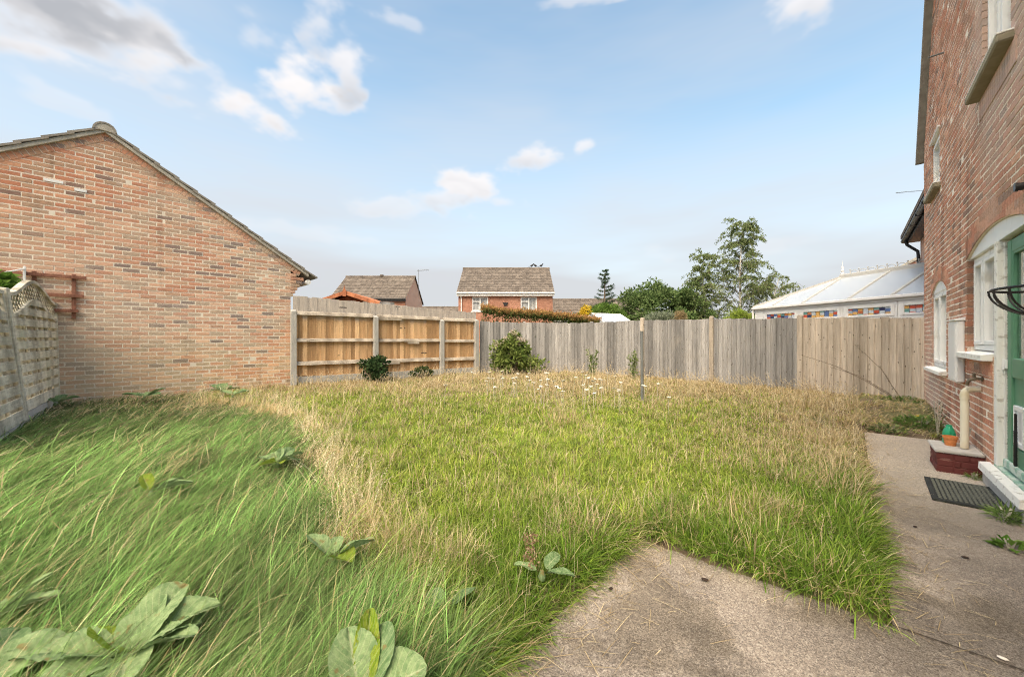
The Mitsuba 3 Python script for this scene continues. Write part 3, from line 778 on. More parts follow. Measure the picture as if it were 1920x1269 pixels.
hpart(door, 'glazing_bead', cat([cbx(D1 - .14, D1 - .113, -.085, -.06, 1.19, 2.13, .004), cbx(D0 + .113, D0 + .14, -.085, -.06, 1.19, 2.13, .004), cbx(D0 + .14, D1 - .14, -.083, -.062, 2.10, 2.128, .004)]), 'green_paint_mat')
hpart(door, 'pane', pane(D0 + .12, D1 - .12, 1.19, 2.13, -.082), 'window_glass_mat')
cu = np.linspace(D0 + .1, D1 - .1, 50)
V = np.array([[(u, -.16 + .008 * math.sin(u * 80), z) for u in cu] for z in (1.1, 2.15)]).reshape(-1, 3); n = len(cu)
hpart(door, 'curtain', trimesh.Trimesh(V, np.array([[i, i + 1, n + i + 1] for i in range(n - 1)] + [[i, n + i + 1, n + i] for i in range(n - 1)]), process=False), 'curtain_mat', smooth=True)
hpart(door, 'dark_gap', bx(D1 + .002, -.106, -.109, -.09, .21, 2.24), 'dark_gap_mat')
hpart(door, 'weather_strip', cbx(D0, D1, -.06, -.03, .225, .30, .012), 'pale_green_mat')
cf = hpart(door, 'cat_flap', cat([cbx(-.60, -.575, -.08, -.05, .46, .80, .004), cbx(-.375, -.35, -.08, -.05, .46, .80, .004), cbx(-.575, -.375, -.08, -.05, .46, .50, .004), cbx(-.575, -.375, -.08, -.05, .76, .80, .004), bx(-.575, -.375, -.08, -.066, .5, .76)]), 'white_plastic_mat', label='white cat flap in the green door')
hpart(door, 'hinge', cat([cbx(-.19, -.105, -.055, -.04, 1.10, 1.18, .004), tube([(-.14, -.038, 1.09), (-.14, -.038, 1.19)], .009, 8)]), 'white_paint_mat')
hpart(door, 'draught_strap', cat([cbx(-.47, -.45, -.05, -.035, .56, .74, .004), cbx(-.478, -.455, -.05, -.03, .30, .60, .006)]), 'black_mat', label='black strip hanging by the cat flap')
# threshold and step
hpart(house, 'threshold', hexa([(-1.05, -.2, .175), (.0, -.2, .175), (.0, -.004, .175), (-1.05, -.004, .175)], [(-1.05, -.2, .232), (.0, -.2, .232), (.0, -.004, .205), (-1.05, -.004, .205)]), 'pale_green_mat')
hpart(house, 'doorstep', hexa([(-1.12, .0, .125), (.09, .0, .125), (.09, .075, .125), (-1.12, .075, .125)], [(-1.12, .0, .198), (.09, .0, .198), (.09, .07, .188), (-1.12, .07, .188)]), 'flaky_paint_mat')
hpart(house, 'step_riser', cbx(-1.10, .07, .009, .05, -.05, .124), 'cap_mat')
# meter box
mb = thing('meter_box', 'white meter box fixed to the brick wall between the two ground floor windows', 'meter box')
hpart(mb, 'body', cbx(1.12, 1.56, .006, .075, .86, 1.58, .01), 'white_plastic_mat')
hpart(mb, 'door', cbx(1.14, 1.54, .0755, .083, .88, 1.555, .004), 'white_plastic_mat')
hpart(mb, 'lid', hexa([(1.10, .004, 1.581), (1.58, .004, 1.581), (1.58, .095, 1.581), (1.10, .095, 1.581)], [(1.10, .004, 1.62), (1.58, .004, 1.62), (1.58, .095, 1.595), (1.10, .095, 1.595)]), 'white_plastic_mat')
# waste pipe with bend
wp = thing('waste_pipe', 'cream plastic waste pipe bending out of the brick wall into the painted drain box', 'pipe')
ang = np.linspace(0, np.pi / 2, 7)
R = .05
path = [(.40, .115, .24), (.40, .115, .80)] + [(.40 + .02 * (1 - math.cos(a)), .115 - R * (1 - math.cos(a)), .80 + R * math.sin(a)) for a in ang] + [(.44, .0, .855)]
hpart(wp, 'down_pipe', tube(path, .031, 16), 'cream_plastic_mat', smooth=50)
hpart(wp, 'collar', tube([(.40, .115, .745), (.40, .115, .80)], .036, 16), 'cream_plastic_mat', smooth=40)
# garden tap
tp = thing('garden_tap', 'old brass garden tap on the brick wall above the cream waste pipe', 'tap')
hpart(tp, 'body', cat([tube([(.33, .0, .965), (.33, .05, .965), (.33, .085, .955), (.33, .105, .925), (.33, .108, .895)], [.013, .014, .016, .014, .012], 10), tube([(.33, .06, .96), (.33, .062, 1.005)], .012, 8)]), 'brass_mat', smooth=40)
hpart(tp, 'handle', cat([tube([(.29, .062, 1.012), (.37, .062, 1.012)], .007, 6), tube([(.33, .062, 1.0), (.33, .062, 1.02)], .011, 8)]), 'brass_mat', smooth=40)
hpart(tp, 'wall_plate', tube([(.33, .006, .965), (.33, .012, .965)], .028, 12), 'brass_mat')
# drain box of red painted bricks with a concrete cap
db = thing('drain_box', 'low dark red painted brick drain box with grey concrete cap by the door', 'drain box')
rngd = np.random.default_rng(5)
for r in range(3):
    for (x0, x1) in (((.22, .44), (.45, .66)) if r % 2 == 0 else ((.22, .33), (.34, .55), (.56, .66))):
        hpart(db, 'brick', cbx(x0, x1, .215, .33 + rngd.uniform(-.003, .003), r * .066 + .002 - .03 * (r == 0), r * .066 + .061, .005), 'red_brick_paint_mat')
    for (y0, y1) in (((.01, .10), (.107, .208)) if r % 2 == 0 else ((.01, .16), (.167, .209))):
        hpart(db, 'brick', cbx(.22 + rngd.uniform(-.003, .003), .315, y0, y1, r * .066 + .002 - .03 * (r == 0), r * .066 + .061, .005), 'red_brick_paint_mat')
hpart(db, 'infill', bx(.315, .64, .01, .21, 0, .198), 'red_brick_paint_mat')
hpart(db, 'mortar', cat([bx(.225, .655, .205, .324, 0, .198), bx(.226, .31, .012, .205, 0, .198)]), 'red_brick_paint_mat')
hpart(db, 'cap', cbx(.205, .72, .008, .345, .199, .232, .008), 'cap_mat')
# green container and terracotta pot on the cap
gb = thing('plastic_bottle', 'green plastic container standing on the drain box beside the wall', 'bottle')


def lathe(prof, n=20, at=(0, 0, 0)):
    prof = np.array(prof, float); th = np.arange(n) * 2 * np.pi / n
    V = np.stack([prof[:, 0, None] * np.cos(th), prof[:, 0, None] * np.sin(th), np.broadcast_to(prof[:, 1, None], (len(prof), n))], -1).reshape(-1, 3) + np.array(at)
    F = []
    for i in range(len(prof) - 1):
        for j in range(n):
            k = (j + 1) % n
            F += [[i * n + j, i * n + k, (i + 1) * n + k], [i * n + j, (i + 1) * n + k, (i + 1) * n + j]]
    return trimesh.Trimesh(V, np.array(F), process=False)


b = lathe([(.0, 0), (.052, 0), (.06, .01), (.06, .10), (.052, .135), (.034, .165), (.026, .178), (.0, .178)], 20)
b.apply_scale([1.15, .85, 1]); b.apply_translation([.65, .19, .233])
hpart(gb, 'body', b, 'green_plastic_mat', smooth=35)
b = lathe([(.0, 0), (.024, 0), (.024, .022), (.0, .022)], 14); b.apply_translation([.65, .19, .405])
hpart(gb, 'cap', b, 'green_plastic_mat', smooth=35)
hpart(gb, 'handle', tube([(.61, .19, .39), (.585, .19, .37), (.585, .19, .33), (.60, .19, .30)], .009, 8), 'green_plastic_mat', smooth=40)
pot = lathe([(.0, 0), (.040, 0), (.052, .075), (.058, .076), (.060, .098), (.052, .098), (.046, .03), (.0, .03)], 20, (.50, .20, .233))
single('plant_pot', 'small orange terracotta pot between the green container and the cream pipe', 'pot', tr(pot, HF), 'terracotta_mat', smooth=30)
st = hexa([(.60, .07, .233), (.66, .07, .233), (.66, .10, .233), (.60, .10, .233)], [(.62, .03, .42), (.66, .03, .42), (.66, .05, .42), (.62, .05, .42)])
single('wood_offcut', 'pale wooden offcut leaning on the wall behind the cream pipe', 'wood', tr(st, HF), 'rail_mat')
# doormat with a raised lattice
dm = thing('doormat', 'dark rubber doormat with a raised pattern on the concrete path by the door', 'doormat')
A = frame(0, 0, 1, -.03)
MM = HF @ trimesh.transformations.translation_matrix([-.89, .05, .004]) @ A
part(dm, 'base', tr(cbx(0, .72, 0, .43, .0, .012, .004), MM), 'mat_rubber_mat')
part(dm, 'rim', tr(cat([cbx(0, .72, 0, .03, .012, .018, .003), cbx(0, .72, .40, .43, .012, .018, .003), cbx(0, .03, .031, .399, .012, .018, .003), cbx(.69, .72, .031, .399, .012, .018, .003)]), MM), 'mat_rubber_mat')
ks = []
for i in range(22):
    for j in range(12):
        x, y = .045 + i * .0295, .043 + j * .0295
        m = cbx(-.013, .013, -.0055, .0055, .0, .010, .003); m.apply_transform(trimesh.transformations.rotation_matrix(.75 if (i + j) % 2 else -.75, [0, 0, 1])); m.apply_translation([x + .013, y + .012, .012]); ks.append(m)
part(dm, 'stud', tr(cat(ks), MM), 'mat_stud_mat', stuff=True)
# half round wall basket of black iron beside the door
wb = thing('wall_basket', 'black half round iron wall basket jutting out beside the door at the right edge', 'wall basket')
BC, BZ, BR = -1.52, 1.70, .27
th = np.linspace(0, np.pi, 25)
hpart(wb, 'rim', tube([(BC + BR * 1.15 * math.cos(a), .0 + BR * math.sin(a), BZ) for a in th], .0085, 8), 'black_mat', smooth=40)
hpart(wb, 'back_bar', cbx(BC - BR * 1.15, BC + BR * 1.15, .009, .016, BZ - .02, BZ + .012, .002), 'black_mat')
for a in np.linspace(.12, np.pi - .12, 8):
    ps = [(BC + BR * 1.15 * math.cos(a) * math.cos(t) , BR * math.sin(a) * math.cos(t) + .012, BZ - .19 * math.sin(t)) for t in np.linspace(0, np.pi / 2 * .93, 9)]
    hpart(wb, 'strap', tube(ps, .006, 6), 'black_mat', smooth=40)
hpart(wb, 'boss', cbx(BC - .03, BC + .03, .009, .03, BZ - .21, BZ - .17, .004), 'black_mat')
lb = thing('wall_bracket', 'black tubular bracket on the wall above the door at the right edge', 'bracket')
hpart(lb, 'arm', cat([tube([(-1.395, .009, 2.41), (-1.395, .135, 2.41)], .026, 14), tube([(-1.395, .135, 2.41), (-1.395, .15, 2.41)], .03, 14)]), 'black_mat', smooth=40)
hpart(lb, 'plate', cbx(-1.445, -1.345, .009, .02, 2.34, 2.48, .004), 'black_mat')
# nail high on the wall, aerial cable stub
single('wall_bolt', 'thin dark metal bolt sticking out high on the brick house wall', 'bolt', tr(tube([(2.45, .009, 5.40), (2.45, .16, 5.40)], .012, 6), HF), 'metal_mat')

# ---------------------------------------------------------------- neighbouring house behind the brick house, its gutter seen past the corner
nb = thing('neighbour_house', 'brick house with black gutter and downpipe just behind the corner of the brick house', 'house')
hpart(nb, 'wall', cat([bx(4.75, 9.45, -6, -.42, 0, 4.15)]), 'house_brick_mat')
hpart(nb, 'roof', hexa([(4.7, -.05, 4.12), (9.6, -.05, 4.12), (9.6, -3.2, 6.3), (4.7, -3.2, 6.3)], [(4.7, -.05, 4.22), (9.6, -.05, 4.22), (9.6, -3.2, 6.4), (4.7, -3.2, 6.4)]), 'roof_tile_mat')
hpart(nb, 'soffit', bx(4.72, 9.58, -.419, -.20, 4.0, 4.05), 'black_gutter_mat')
hpart(nb, 'fascia', bx(4.71, 9.59, -.2, -.17, 3.96, 4.13), 'black_gutter_mat')
hpart(nb, 'gutter', tube([(4.66, -.11, 4.08), (9.6, -.11, 4.06)], .058, 12), 'black_gutter_mat', smooth=40)
for u in (5.4, 6.4, 7.4, 8.4, 9.3):
    hpart(nb, 'gutter_bracket', cbx(u - .02, u + .02, -.18, -.05, 4.01, 4.10, .003), 'black_gutter_mat')
hpart(nb, 'downpipe', tube([(9.3, -.12, 4.02), (9.3, -.16, 3.9), (9.3, -.36, 3.7), (9.3, -.37, 3.5), (9.3, -.37, .3)], .036, 10), 'black_gutter_mat', smooth=40)
single('aerial_rod', 'thin grey aerial rod sticking out beside the black gutter', 'aerial', tube([(9.62, 8.9, 4.76), (9.05, 8.9, 4.72), (8.78, 8.9, 4.69)], [.005, .006, .008], 6), 'metal_mat')

# ---------------------------------------------------------------- conservatory
cons = thing('conservatory', 'white conservatory with pale glass roof, ridge cresting and coloured glass fanlights behind the fence', 'conservatory')
Rp, Lp = np.array([9.21, 8.7]), np.array([8.10, 12.9])
e = (Lp - Rp) / np.linalg.norm(Lp - Rp); CL = float(np.linalg.norm(Lp - Rp))
CF = frame(Rp[0], Rp[1], e[0], e[1])      # x along the front away from the viewer, y to the left = garden side
inn = -1.0                                  # into the conservatory
cp = lambda parent, name, m, mt, **kw: part(parent, name, tr(m, CF), mt, **kw)
HE = 2.36
x1 = CL
cp(cons, 'eaves_gutter', cat([cbx(-.2, x1 + .10, .00, .11, HE - .04, HE + .035, .012), cbx(-.2, x1 + .06, -.02, .03, HE - .10, HE - .04, .006), cbx(x1 + .03, x1 + .11, -3.1, .0, HE - .04, HE + .035, .012)]), 'white_plastic_mat')
npan = 4; pw = 1.2
for i in range(npan):
    a, b = x1 - .25 - (i + 1) * pw, x1 - .25 - i * pw
    fr = cp(cons, 'window_frame', cat([cbx(a + .005, a + .06, -.07, -.005, .7, HE - .10, .004), cbx(b - .06, b - .005, -.07, -.005, .7, HE - .10, .004), cbx(a + .06, b - .06, -.068, -.007, HE - .17, HE - .10, .004),
                                       cbx(a + .06, b - .06, -.068, -.007, 1.80, 1.91, .004), cbx(a + .06, b - .06, -.068, -.007, .7, .78, .004)]), 'white_plastic_mat')
    cp(fr, 'fanlight_sash', cat([cbx(a + .062, a + .13, -.05, .012, 1.912, HE - .172, .006), cbx(b - .13, b - .062, -.05, .012, 1.912, HE - .172, .006), cbx(a + .13, b - .13, -.048, .010, 1.912, 1.965, .006), cbx(a + .13, b - .13, -.048, .010, HE - .225, HE - .172, .006)]), 'white_plastic_mat')
    cp(fr, 'stained_pane', bx(a + .125, b - .125, -.03, -.018, 1.96, HE - .22), 'stained_glass_mat', label='coloured leaded glass fanlight')
    cp(fr, 'pane', bx(a + .06, b - .06, -.04, -.03, .78, 1.80), 'roof_glass_mat')
cp(cons, 'corner_post', cat([cbx(x1 - .245, x1 + .07, -.075, -.006, .2, HE - .1, .004)]), 'white_plastic_mat')
cp(cons, 'downpipe', tube([(x1 + .09, .055, HE - .04), (x1 + .09, .05, HE - .12), (x1 + .075, .03, .2)], .03, 8), 'white_plastic_mat', smooth=40)
cp(cons, 'end_wall', cbx(x1 - .06, x1 + .0, -3.0, -.08, .2, HE - .1), 'white_plastic_mat')
cp(cons, 'dwarf_wall', bx(-.2, x1, -.07, .0, .0, .69), 'far_brick_mat')
# hipped glass roof
RX, RY, RZ = x1 - 1.62, inn * 1.5, 3.20
A0, A1 = np.array([-.2, .07, HE + .02]), np.array([x1 + .07, .07, HE + .02])
R0, R1 = np.array([-.2, RY, RZ]), np.array([RX, RY, RZ])
E1 = np.array([x1 + .07, -3.07, HE + .02])


def sheet(P, t=.02):
    P = np.array(P, float); n = np.cross(P[1] - P[0], P[2] - P[0]); n /= np.linalg.norm(n)
    return trimesh.convex.convex_hull(np.vstack([P, P - n * t]))


bars = [.62, 1.62, 2.72]
segs = [-.2] + bars
front = lambda x: A0 + np.array([x + .2, 0, 0])
top = lambda x: R0 + np.array([x + .2, 0, 0])
xs = [-.2, .55, 1.50, RX]
for a, b in zip(xs[:-1], xs[1:]):
    cp(cons, 'roof_pane', sheet([front(a), front(b), top(b), top(a)]), 'roof_glass_mat')
cp(cons, 'roof_pane', sheet([front(RX), front(RX + .95), A0 * 0 + (R1 * .42 + A1 * .58), top(RX)]), 'roof_glass_mat')
cp(cons, 'roof_pane', sheet([front(RX + .95), A1, R1 * .42 + A1 * .58]), 'roof_glass_mat')
cp(cons, 'roof_pane', sheet([A1, E1, R1]), 'roof_glass_mat')
cp(cons, 'roof_pane', sheet([E1, R1, R0, np.array([-.2, -3.07, HE + .02])]), 'roof_glass_mat')


def bar(p, q, w=.035, h=.045):
    p, q = np.array(p), np.array(q); d = q - p; s = np.cross(d, [0, 0, 1.]); s /= np.linalg.norm(s); up = np.cross(s, d); up /= np.linalg.norm(up); up *= np.sign(up[2])
    P = [p + s * w, p - s * w, q - s * w, q + s * w]
    return trimesh.convex.convex_hull(np.array([x - up * .0 for x in P] + [x + up * h for x in P]))


for x in xs[:-1] + [RX]:
    cp(cons, 'glazing_bar', bar(front(x), top(x)), 'white_bar_mat')
cp(cons, 'glazing_bar', bar(front(RX + .95), R1 * .42 + A1 * .58, .03), 'white_bar_mat')
cp(cons, 'hip_bar', bar(A1, R1, .045, .06), 'white_bar_mat')
cp(cons, 'hip_bar', bar(E1, R1, .045, .06), 'white_bar_mat')
for yy in (-.9, -1.6, -2.3):
    cp(cons, 'glazing_bar', bar([x1 + .07, yy, HE + .02], R1, .025), 'white_bar_mat')
cp(cons, 'ridge', cbx(-.2, RX + .06, RY - .09, RY + .09, RZ - .05, RZ + .09, .02), 'white_bar_mat')
cp(cons, 'end_cap', cbx(RX - .02, RX + .35, RY - .12, RY + .12, RZ - .12, RZ - .03, .02), 'garage_tile_mat')
for x in np.arange(-.1, RX - .1, .23):
    arc = [(x + .1 * math.cos(a), RY, RZ + .09 + .085 * math.sin(a)) for a in np.linspace(0, np.pi, 7)]
    c = cat([tube(arc, .009, 5), tube([(x + .1, RY, RZ + .09), (x + .1, RY, RZ + .20)], .009, 5), trimesh.creation.icosphere(1, .02).apply_translation([x + .1, RY, RZ + .2])])
    cp(cons, 'cresting', c, 'white_bar_mat')
fin = lathe([(0, 0), (.05, 0), (.055, .04), (.025, .07), (.045, .12), (.02, .17), (.03, .21), (.012, .28), (.004, .42), (0, .42)], 10, (RX + .02, RY, RZ + .09))
cp(cons, 'finial', fin, 'white_plastic_mat', smooth=40)

# ---------------------------------------------------------------- far houses


def tiled_slope(P00, P10, P11, P01, rows, wid=.3, amp=.022, stepd=.03):
    """Pantile roof face: eave corners P00, P10, ridge corners P11, P01."""
    P00, P10, P11, P01 = map(lambda p: np.array(p, float), (P00, P10, P11, P01))
    L = np.linalg.norm(P10 - P00); nc = max(8, int(L / wid) * 6)
    n = np.cross(P10 - P00, P01 - P00); n /= np.linalg.norm(n)
    if n[2] < 0: n = -n
    us = np.linspace(0, 1, nc + 1); V, F = [], []
    for r in range(rows):
        for k in (0, 1):
            v = (r + k) / rows
            a = P00 + (P01 - P00) * v; b = P10 + (P11 - P10) * v
            base = a[None] + (b - a)[None] * us[:, None]
            w = amp * np.abs(np.sin(us * L / wid * np.pi))
            V.append(base + n * (w + (stepd if k == 0 else 0))[:, None])
    for r in range(rows):
        o = 2 * r * (nc + 1)
        for i in range(nc):
            a, b, c, d = o + i, o + i + 1, o + nc + 1 + i, o + nc + 2 + i
            F += [[a, b, d], [a, d, c]]
            if r + 1 < rows:
                e2, f2 = o + 2 * (nc + 1) + i, o + 2 * (nc + 1) + i + 1
                F += [[c, d, f2], [c, f2, e2]]
    return trimesh.Trimesh(np.vstack(V), np.array(F), process=False)


def far_house(label, x0, x1, y0, y1, eave, ridge, rows, wall_m, win=(), fascia='white_plastic_mat', over=.3, gable_m=None, gut=True):
    """An axis-parallel house with its ridge along x."""
    h = thing('house', label, 'house'); ym = (y0 + y1) / 2
    op = unary_union([sbox(a, z, b, t) for a, b, z, t in win]) if win else Polygon()
    fw = Polygon([(x0, 0), (x1, 0), (x1, eave), (x0, eave)]).difference(op)
    m = extr(fw, .2); m.apply_translation([0, y0, 0])
    part(h, 'front_wall', m, wall_m)
    g = extr(Polygon([(0, 0), (y1 - y0 - .2, 0), (y1 - y0 - .2, eave), ((y1 - y0) / 2 - .2, ridge - .1), (-.0, eave)]), .2)
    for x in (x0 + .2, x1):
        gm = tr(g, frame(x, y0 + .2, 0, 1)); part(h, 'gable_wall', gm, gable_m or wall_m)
    part(h, 'back_wall', bx(x0 + .2, x1 - .2, y1 - .2, y1, 0, eave), wall_m)
    sl = (ridge - eave) / (ym - y0)
    ze = eave - over * sl * .4
    rf = part(h, 'roof', tiled_slope((x0 - .12, y0 - over, ze), (x1 + .12, y0 - over, ze), (x1 + .12, ym, ridge), (x0 - .12, ym, ridge), rows), 'roof_tile_mat')
    part(h, 'roof', tiled_slope((x0 - .12, y1 + over, ze), (x1 + .12, y1 + over, ze), (x1 + .12, ym, ridge), (x0 - .12, ym, ridge), rows), 'roof_tile_mat')
    part(rf, 'ridge_tiles', tube([(x0 - .14, ym, ridge + .0), (x1 + .14, ym, ridge + .0)], .13, 10), 'roof_tile_mat', smooth=40)
    part(h, 'fascia', cat([bx(x0 - .1, x1 + .1, y0 - over + .04, y0 - over + .07, ze - .24, ze - .01), bx(x0 - .1, x1 + .1, y0 - over + .07, y0 - .002, ze - .24, ze - .21)]), fascia)
    if gut: part(h, 'gutter', tube([(x0 - .12, y0 - over - .03, ze - .02), (x1 + .12, y0 - over - .03, ze - .02)], .06, 8), fascia, smooth=40)
    for a, b, z, t in win:
        w = part(h, 'window', cat([bx(a, a + .09, y0 + .05, y0 + .12, z, t), bx(b - .09, b, y0 + .05, y0 + .12, z, t), bx(a + .09, b - .09, y0 + .052, y0 + .118, z, z + .09), bx(a + .09, b - .09, y0 + .052, y0 + .118, t - .09, t),
                                   bx((a + b) / 2 - .05, (a + b) / 2 + .05, y0 + .054, y0 + .116, z + .09, t - .09), bx(a + .09, (a + b) / 2 - .05, y0 + .056, y0 + .114, t - .40, t - .33)]), 'white_plastic_mat')
        part(w, 'pane', trimesh.Trimesh([[a + .08, y0 + .09, z + .08], [b - .08, y0 + .09, z + .08], [b - .08, y0 + .09, t - .08], [a + .08, y0 + .09, t - .08]], [[0, 1, 2], [0, 2, 3]], process=False), 'window_glass_mat')
        part(w, 'curtain', cat([bx(a + .05, a + .42, y0 + .22, y0 + .24, z, t), bx(b - .42, b - .05, y0 + .22, y0 + .24, z, t), bx(a + .42, b - .42, y0 + .26, y0 + .28, z, t - .1)]), 'curtain_mat')
        part(w, 'sill', bx(a - .08, b + .08, y0 - .06, y0 + .05, z - .08, z - .002), 'white_plastic_mat')
    return h


CH = far_house('red brick house with white fascia and two white windows behind the middle of the fence', -4.27, 3.24, 31.0, 39.0, 5.05, 7.62, 15, 'far_brick_mat',
               win=[(-3.18, -1.90, 3.55, 4.68), (.68, 1.98, 3.55, 4.68)])
part(CH, 'downpipe', tube([(-4.1, 30.72, 4.8), (-4.02, 30.93, 4.55), (-4.02, 30.93, .2)], .045, 8), 'white_plastic_mat', smooth=40)
part(CH, 'wall_vent', cat([bx(-.66, -.38, 30.93, 30.998, 3.98, 4.18), bx(-.72, -.32, 30.90, 30.998, 4.16, 4.22)]), 'black_gutter_mat')
part(CH, 'verge', bx(3.34, 3.37, 30.8, 31.0, 4.8, 5.0), 'white_plastic_mat')
DH = far_house('brick house with dark roof and a sunlit-coloured gable beyond the brown fence, black eaves', -17.6, -10.42, 38.0, 45.2, 5.32, 7.95, 15, 'far_brick_mat', fascia='black_gutter_mat', gable_m='sunlit_gable_mat')
part(DH, 'ridge_vent', lathe([(.0, 0), (.22, 0), (.2, .16), (.0, .2)], 10, (-13.9, 41.6, 8.0)), 'roof_tile_mat')
far_house('low house of which only the dark roof shows between the middle house and the shrubs', 4.2, 14.0, 41.0, 47.0, 3.3, 5.75, 14, 'far_brick_mat')
far_house('distant low roof just above the brown fence between two houses', -14.0, -3.6, 50.0, 57.0, 3.5, 5.65, 12, 'far_brick_mat')
# a further brick gable right of the conservatory
fh = thing('house', 'far brick house whose sloping roof edge shows above the conservatory cresting', 'house')
FM = frame(19.9, 20.3, .7547, -.656)
part(fh, 'gable_wall', tr(extr(Polygon([(.3, 0), (7, 0), (7, 5.0), (3.65, 7.1), (.3, 5.05)]), .2), FM), 'far_brick_mat')
for sg in (-1, 1):
    part(fh, 'roof', tr(hexa([(3.65, -.12, 7.1), (3.65 + sg * 3.6, -.12, 4.85), (3.65 + sg * 3.6, 8, 4.85), (3.65, 8, 7.1)], [(3.65, -.12, 7.25), (3.65 + sg * 3.6, -.12, 5.0), (3.65 + sg * 3.6, 8, 5.0), (3.65, 8, 7.25)]), FM), 'verge_mat')
part(fh, 'side_wall', tr(bx(.3, .5, .2, 7.9, 0, 5.0), FM), 'far_brick_mat')
# television aerial on the dark-roofed house
ae = thing('aerial', 'thin television aerial on a mast at the gable of the dark roofed house', 'aerial')
part(ae, 'mast', tube([(-10.0, 41.7, 5.9), (-10.0, 41.7, 8.75)], .025, 6), 'metal_mat')
part(ae, 'boom', cat([tube([(-10.15, 41.7, 8.62), (-8.9, 41.7, 8.70)], .02, 6)] + [tube([(x, 41.4, 8.63 + (x + 10) * .06), (x, 42.0, 8.63 + (x + 10) * .06)], .012, 5) for x in np.linspace(-10.1, -9.0, 7)]), 'metal_mat')
# three birds on the ridge
for bi, (x, fl) in enumerate(((1.78, 1), (2.10, -1), (2.62, 1))):
    bd = thing('bird', 'small dark bird on the ridge of the middle house, ' + ('leftmost', 'in the middle', 'rightmost')[bi], 'bird', group='birds on the roof ridge')
    b = trimesh.creation.icosphere(2, 1.0); b.apply_scale([.15, .07, .085]); b.apply_transform(trimesh.transformations.rotation_matrix(-.45 * fl, [0, 1, 0])); b.apply_translation([x, 35, 7.92])
    hd = trimesh.creation.icosphere(2, .052); hd.apply_translation([x + .13 * fl, 35, 8.05])
    bk = trimesh.creation.cone(.018, .06, sections=8); bk.apply_transform(trimesh.transformations.rotation_matrix(math.pi / 2 * fl, [0, 1, 0])); bk.apply_translation([x + .17 * fl, 35, 8.045])
    part(bd, 'body', b, 'black_gutter_mat', smooth=True); part(bd, 'head', cat([hd, bk]), 'black_gutter_mat', smooth=40)
    part(bd, 'tail', hexa([(x - .10 * fl, 34.97, 7.86), (x - .10 * fl, 35.03, 7.86), (x - .30 * fl, 35.04, 7.78), (x - .30 * fl, 34.96, 7.78)], [(x - .10 * fl, 34.97, 7.89), (x - .10 * fl, 35.03, 7.89), (x - .30 * fl, 35.04, 7.80), (x - .30 * fl, 34.96, 7.80)]), 'black_gutter_mat')
    part(bd, 'legs', cat([tube([(x, 34.98, 7.74), (x, 34.98, 7.86)], .008, 5), tube([(x + .02, 35.02, 7.74), (x + .02, 35.02, 7.86)], .008, 5)]), 'black_gutter_mat')
# log cabin with orange bargeboards behind the brown fence
lc = thing('summer_house', 'orange wooden garden cabin gable with pointed finial just beyond the brown fence', 'shed')
cy, cx = 14.0, -6.02
ang_ = (3.06 - 2.62) / 1.32
part(lc, 'wall', extr(Polygon([(cx - 1.1, 0), (cx + 1.1, 0), (cx + 1.1, 2.55), (cx, 2.93), (cx - 1.1, 2.55)]), .06).apply_translation([0, cy + .3, 0]), 'cabin_wood_mat')
part(lc, 'side_wall', cat([bx(cx - 1.1, cx - 1.04, cy + .37, cy + 2.8, 0, 2.55), bx(cx + 1.04, cx + 1.1, cy + .37, cy + 2.8, 0, 2.55), bx(cx - 1.1, cx + 1.1, cy + 2.8, cy + 2.86, 0, 2.6)]), 'cabin_wood_mat')
for sg in (-1, 1):
    part(lc, 'bargeboard', hexa([(cx, cy, 2.95), (cx + sg * 1.36, cy, 2.50), (cx + sg * 1.36, cy + .03, 2.50), (cx, cy + .03, 2.95)], [(cx, cy, 3.09), (cx + sg * 1.36, cy, 2.63), (cx + sg * 1.36, cy + .03, 2.63), (cx, cy + .03, 3.09)]), 'cabin_wood_mat')
    part(lc, 'roof', hexa([(cx, cy + .031, 3.05), (cx + sg * 1.4, cy + .031, 2.58), (cx + sg * 1.4, cy + 3, 2.58), (cx, cy + 3, 3.05)], [(cx, cy + .031, 3.09), (cx + sg * 1.4, cy + .031, 2.62), (cx + sg * 1.4, cy + 3, 2.62), (cx, cy + 3, 3.09)]), 'cabin_wood_mat')
part(lc, 'finial', extr(Polygon([(cx - .06, 2.88), (cx + .06, 2.88), (cx + .06, 3.10), (cx + .02, 3.16), (cx, 3.28), (cx - .02, 3.16), (cx - .06, 3.10)]), .03).apply_translation([0, cy - .035, 0]), 'cabin_wood_mat')
# small greenhouse behind the grey fence
gh = thing('greenhouse', 'small greenhouse with pale glass roof showing above the grey fence', 'greenhouse')
GHM = frame(3.0, 14.6, .93, .37)   # x: along the ridge, away to the right
gw_, gl_ = .78, 1.25
gp_ = lambda n, m, mt, **k: part(gh, n, tr(m, GHM), mt, **k)
gp_('frame', cat([bar((0, -gw_, 1.93), (0, 0, 2.30), .02, .03), bar((0, gw_, 1.93), (0, 0, 2.30), .02, .03), bar((gl_, -gw_, 1.93), (gl_, 0, 2.30), .02, .03), bar((gl_, gw_, 1.93), (gl_, 0, 2.30), .02, .03), cbx(0, gl_, -.02, .02, 2.29, 2.325), cbx(0, gl_, -gw_ - .02, -gw_ + .02, 1.9, 1.94), bar((gl_ / 2, -gw_, 1.93), (gl_ / 2, 0, 2.30), .015, .025),
                  bx(-.02, .02, -gw_ - .02, -gw_ + .02, .2, 1.9), bx(-.02, .02, gw_ - .02, gw_ + .02, .2, 1.9), bx(gl_ - .02, gl_ + .02, -gw_ - .02, -gw_ + .02, .2, 1.9)]), 'white_plastic_mat')
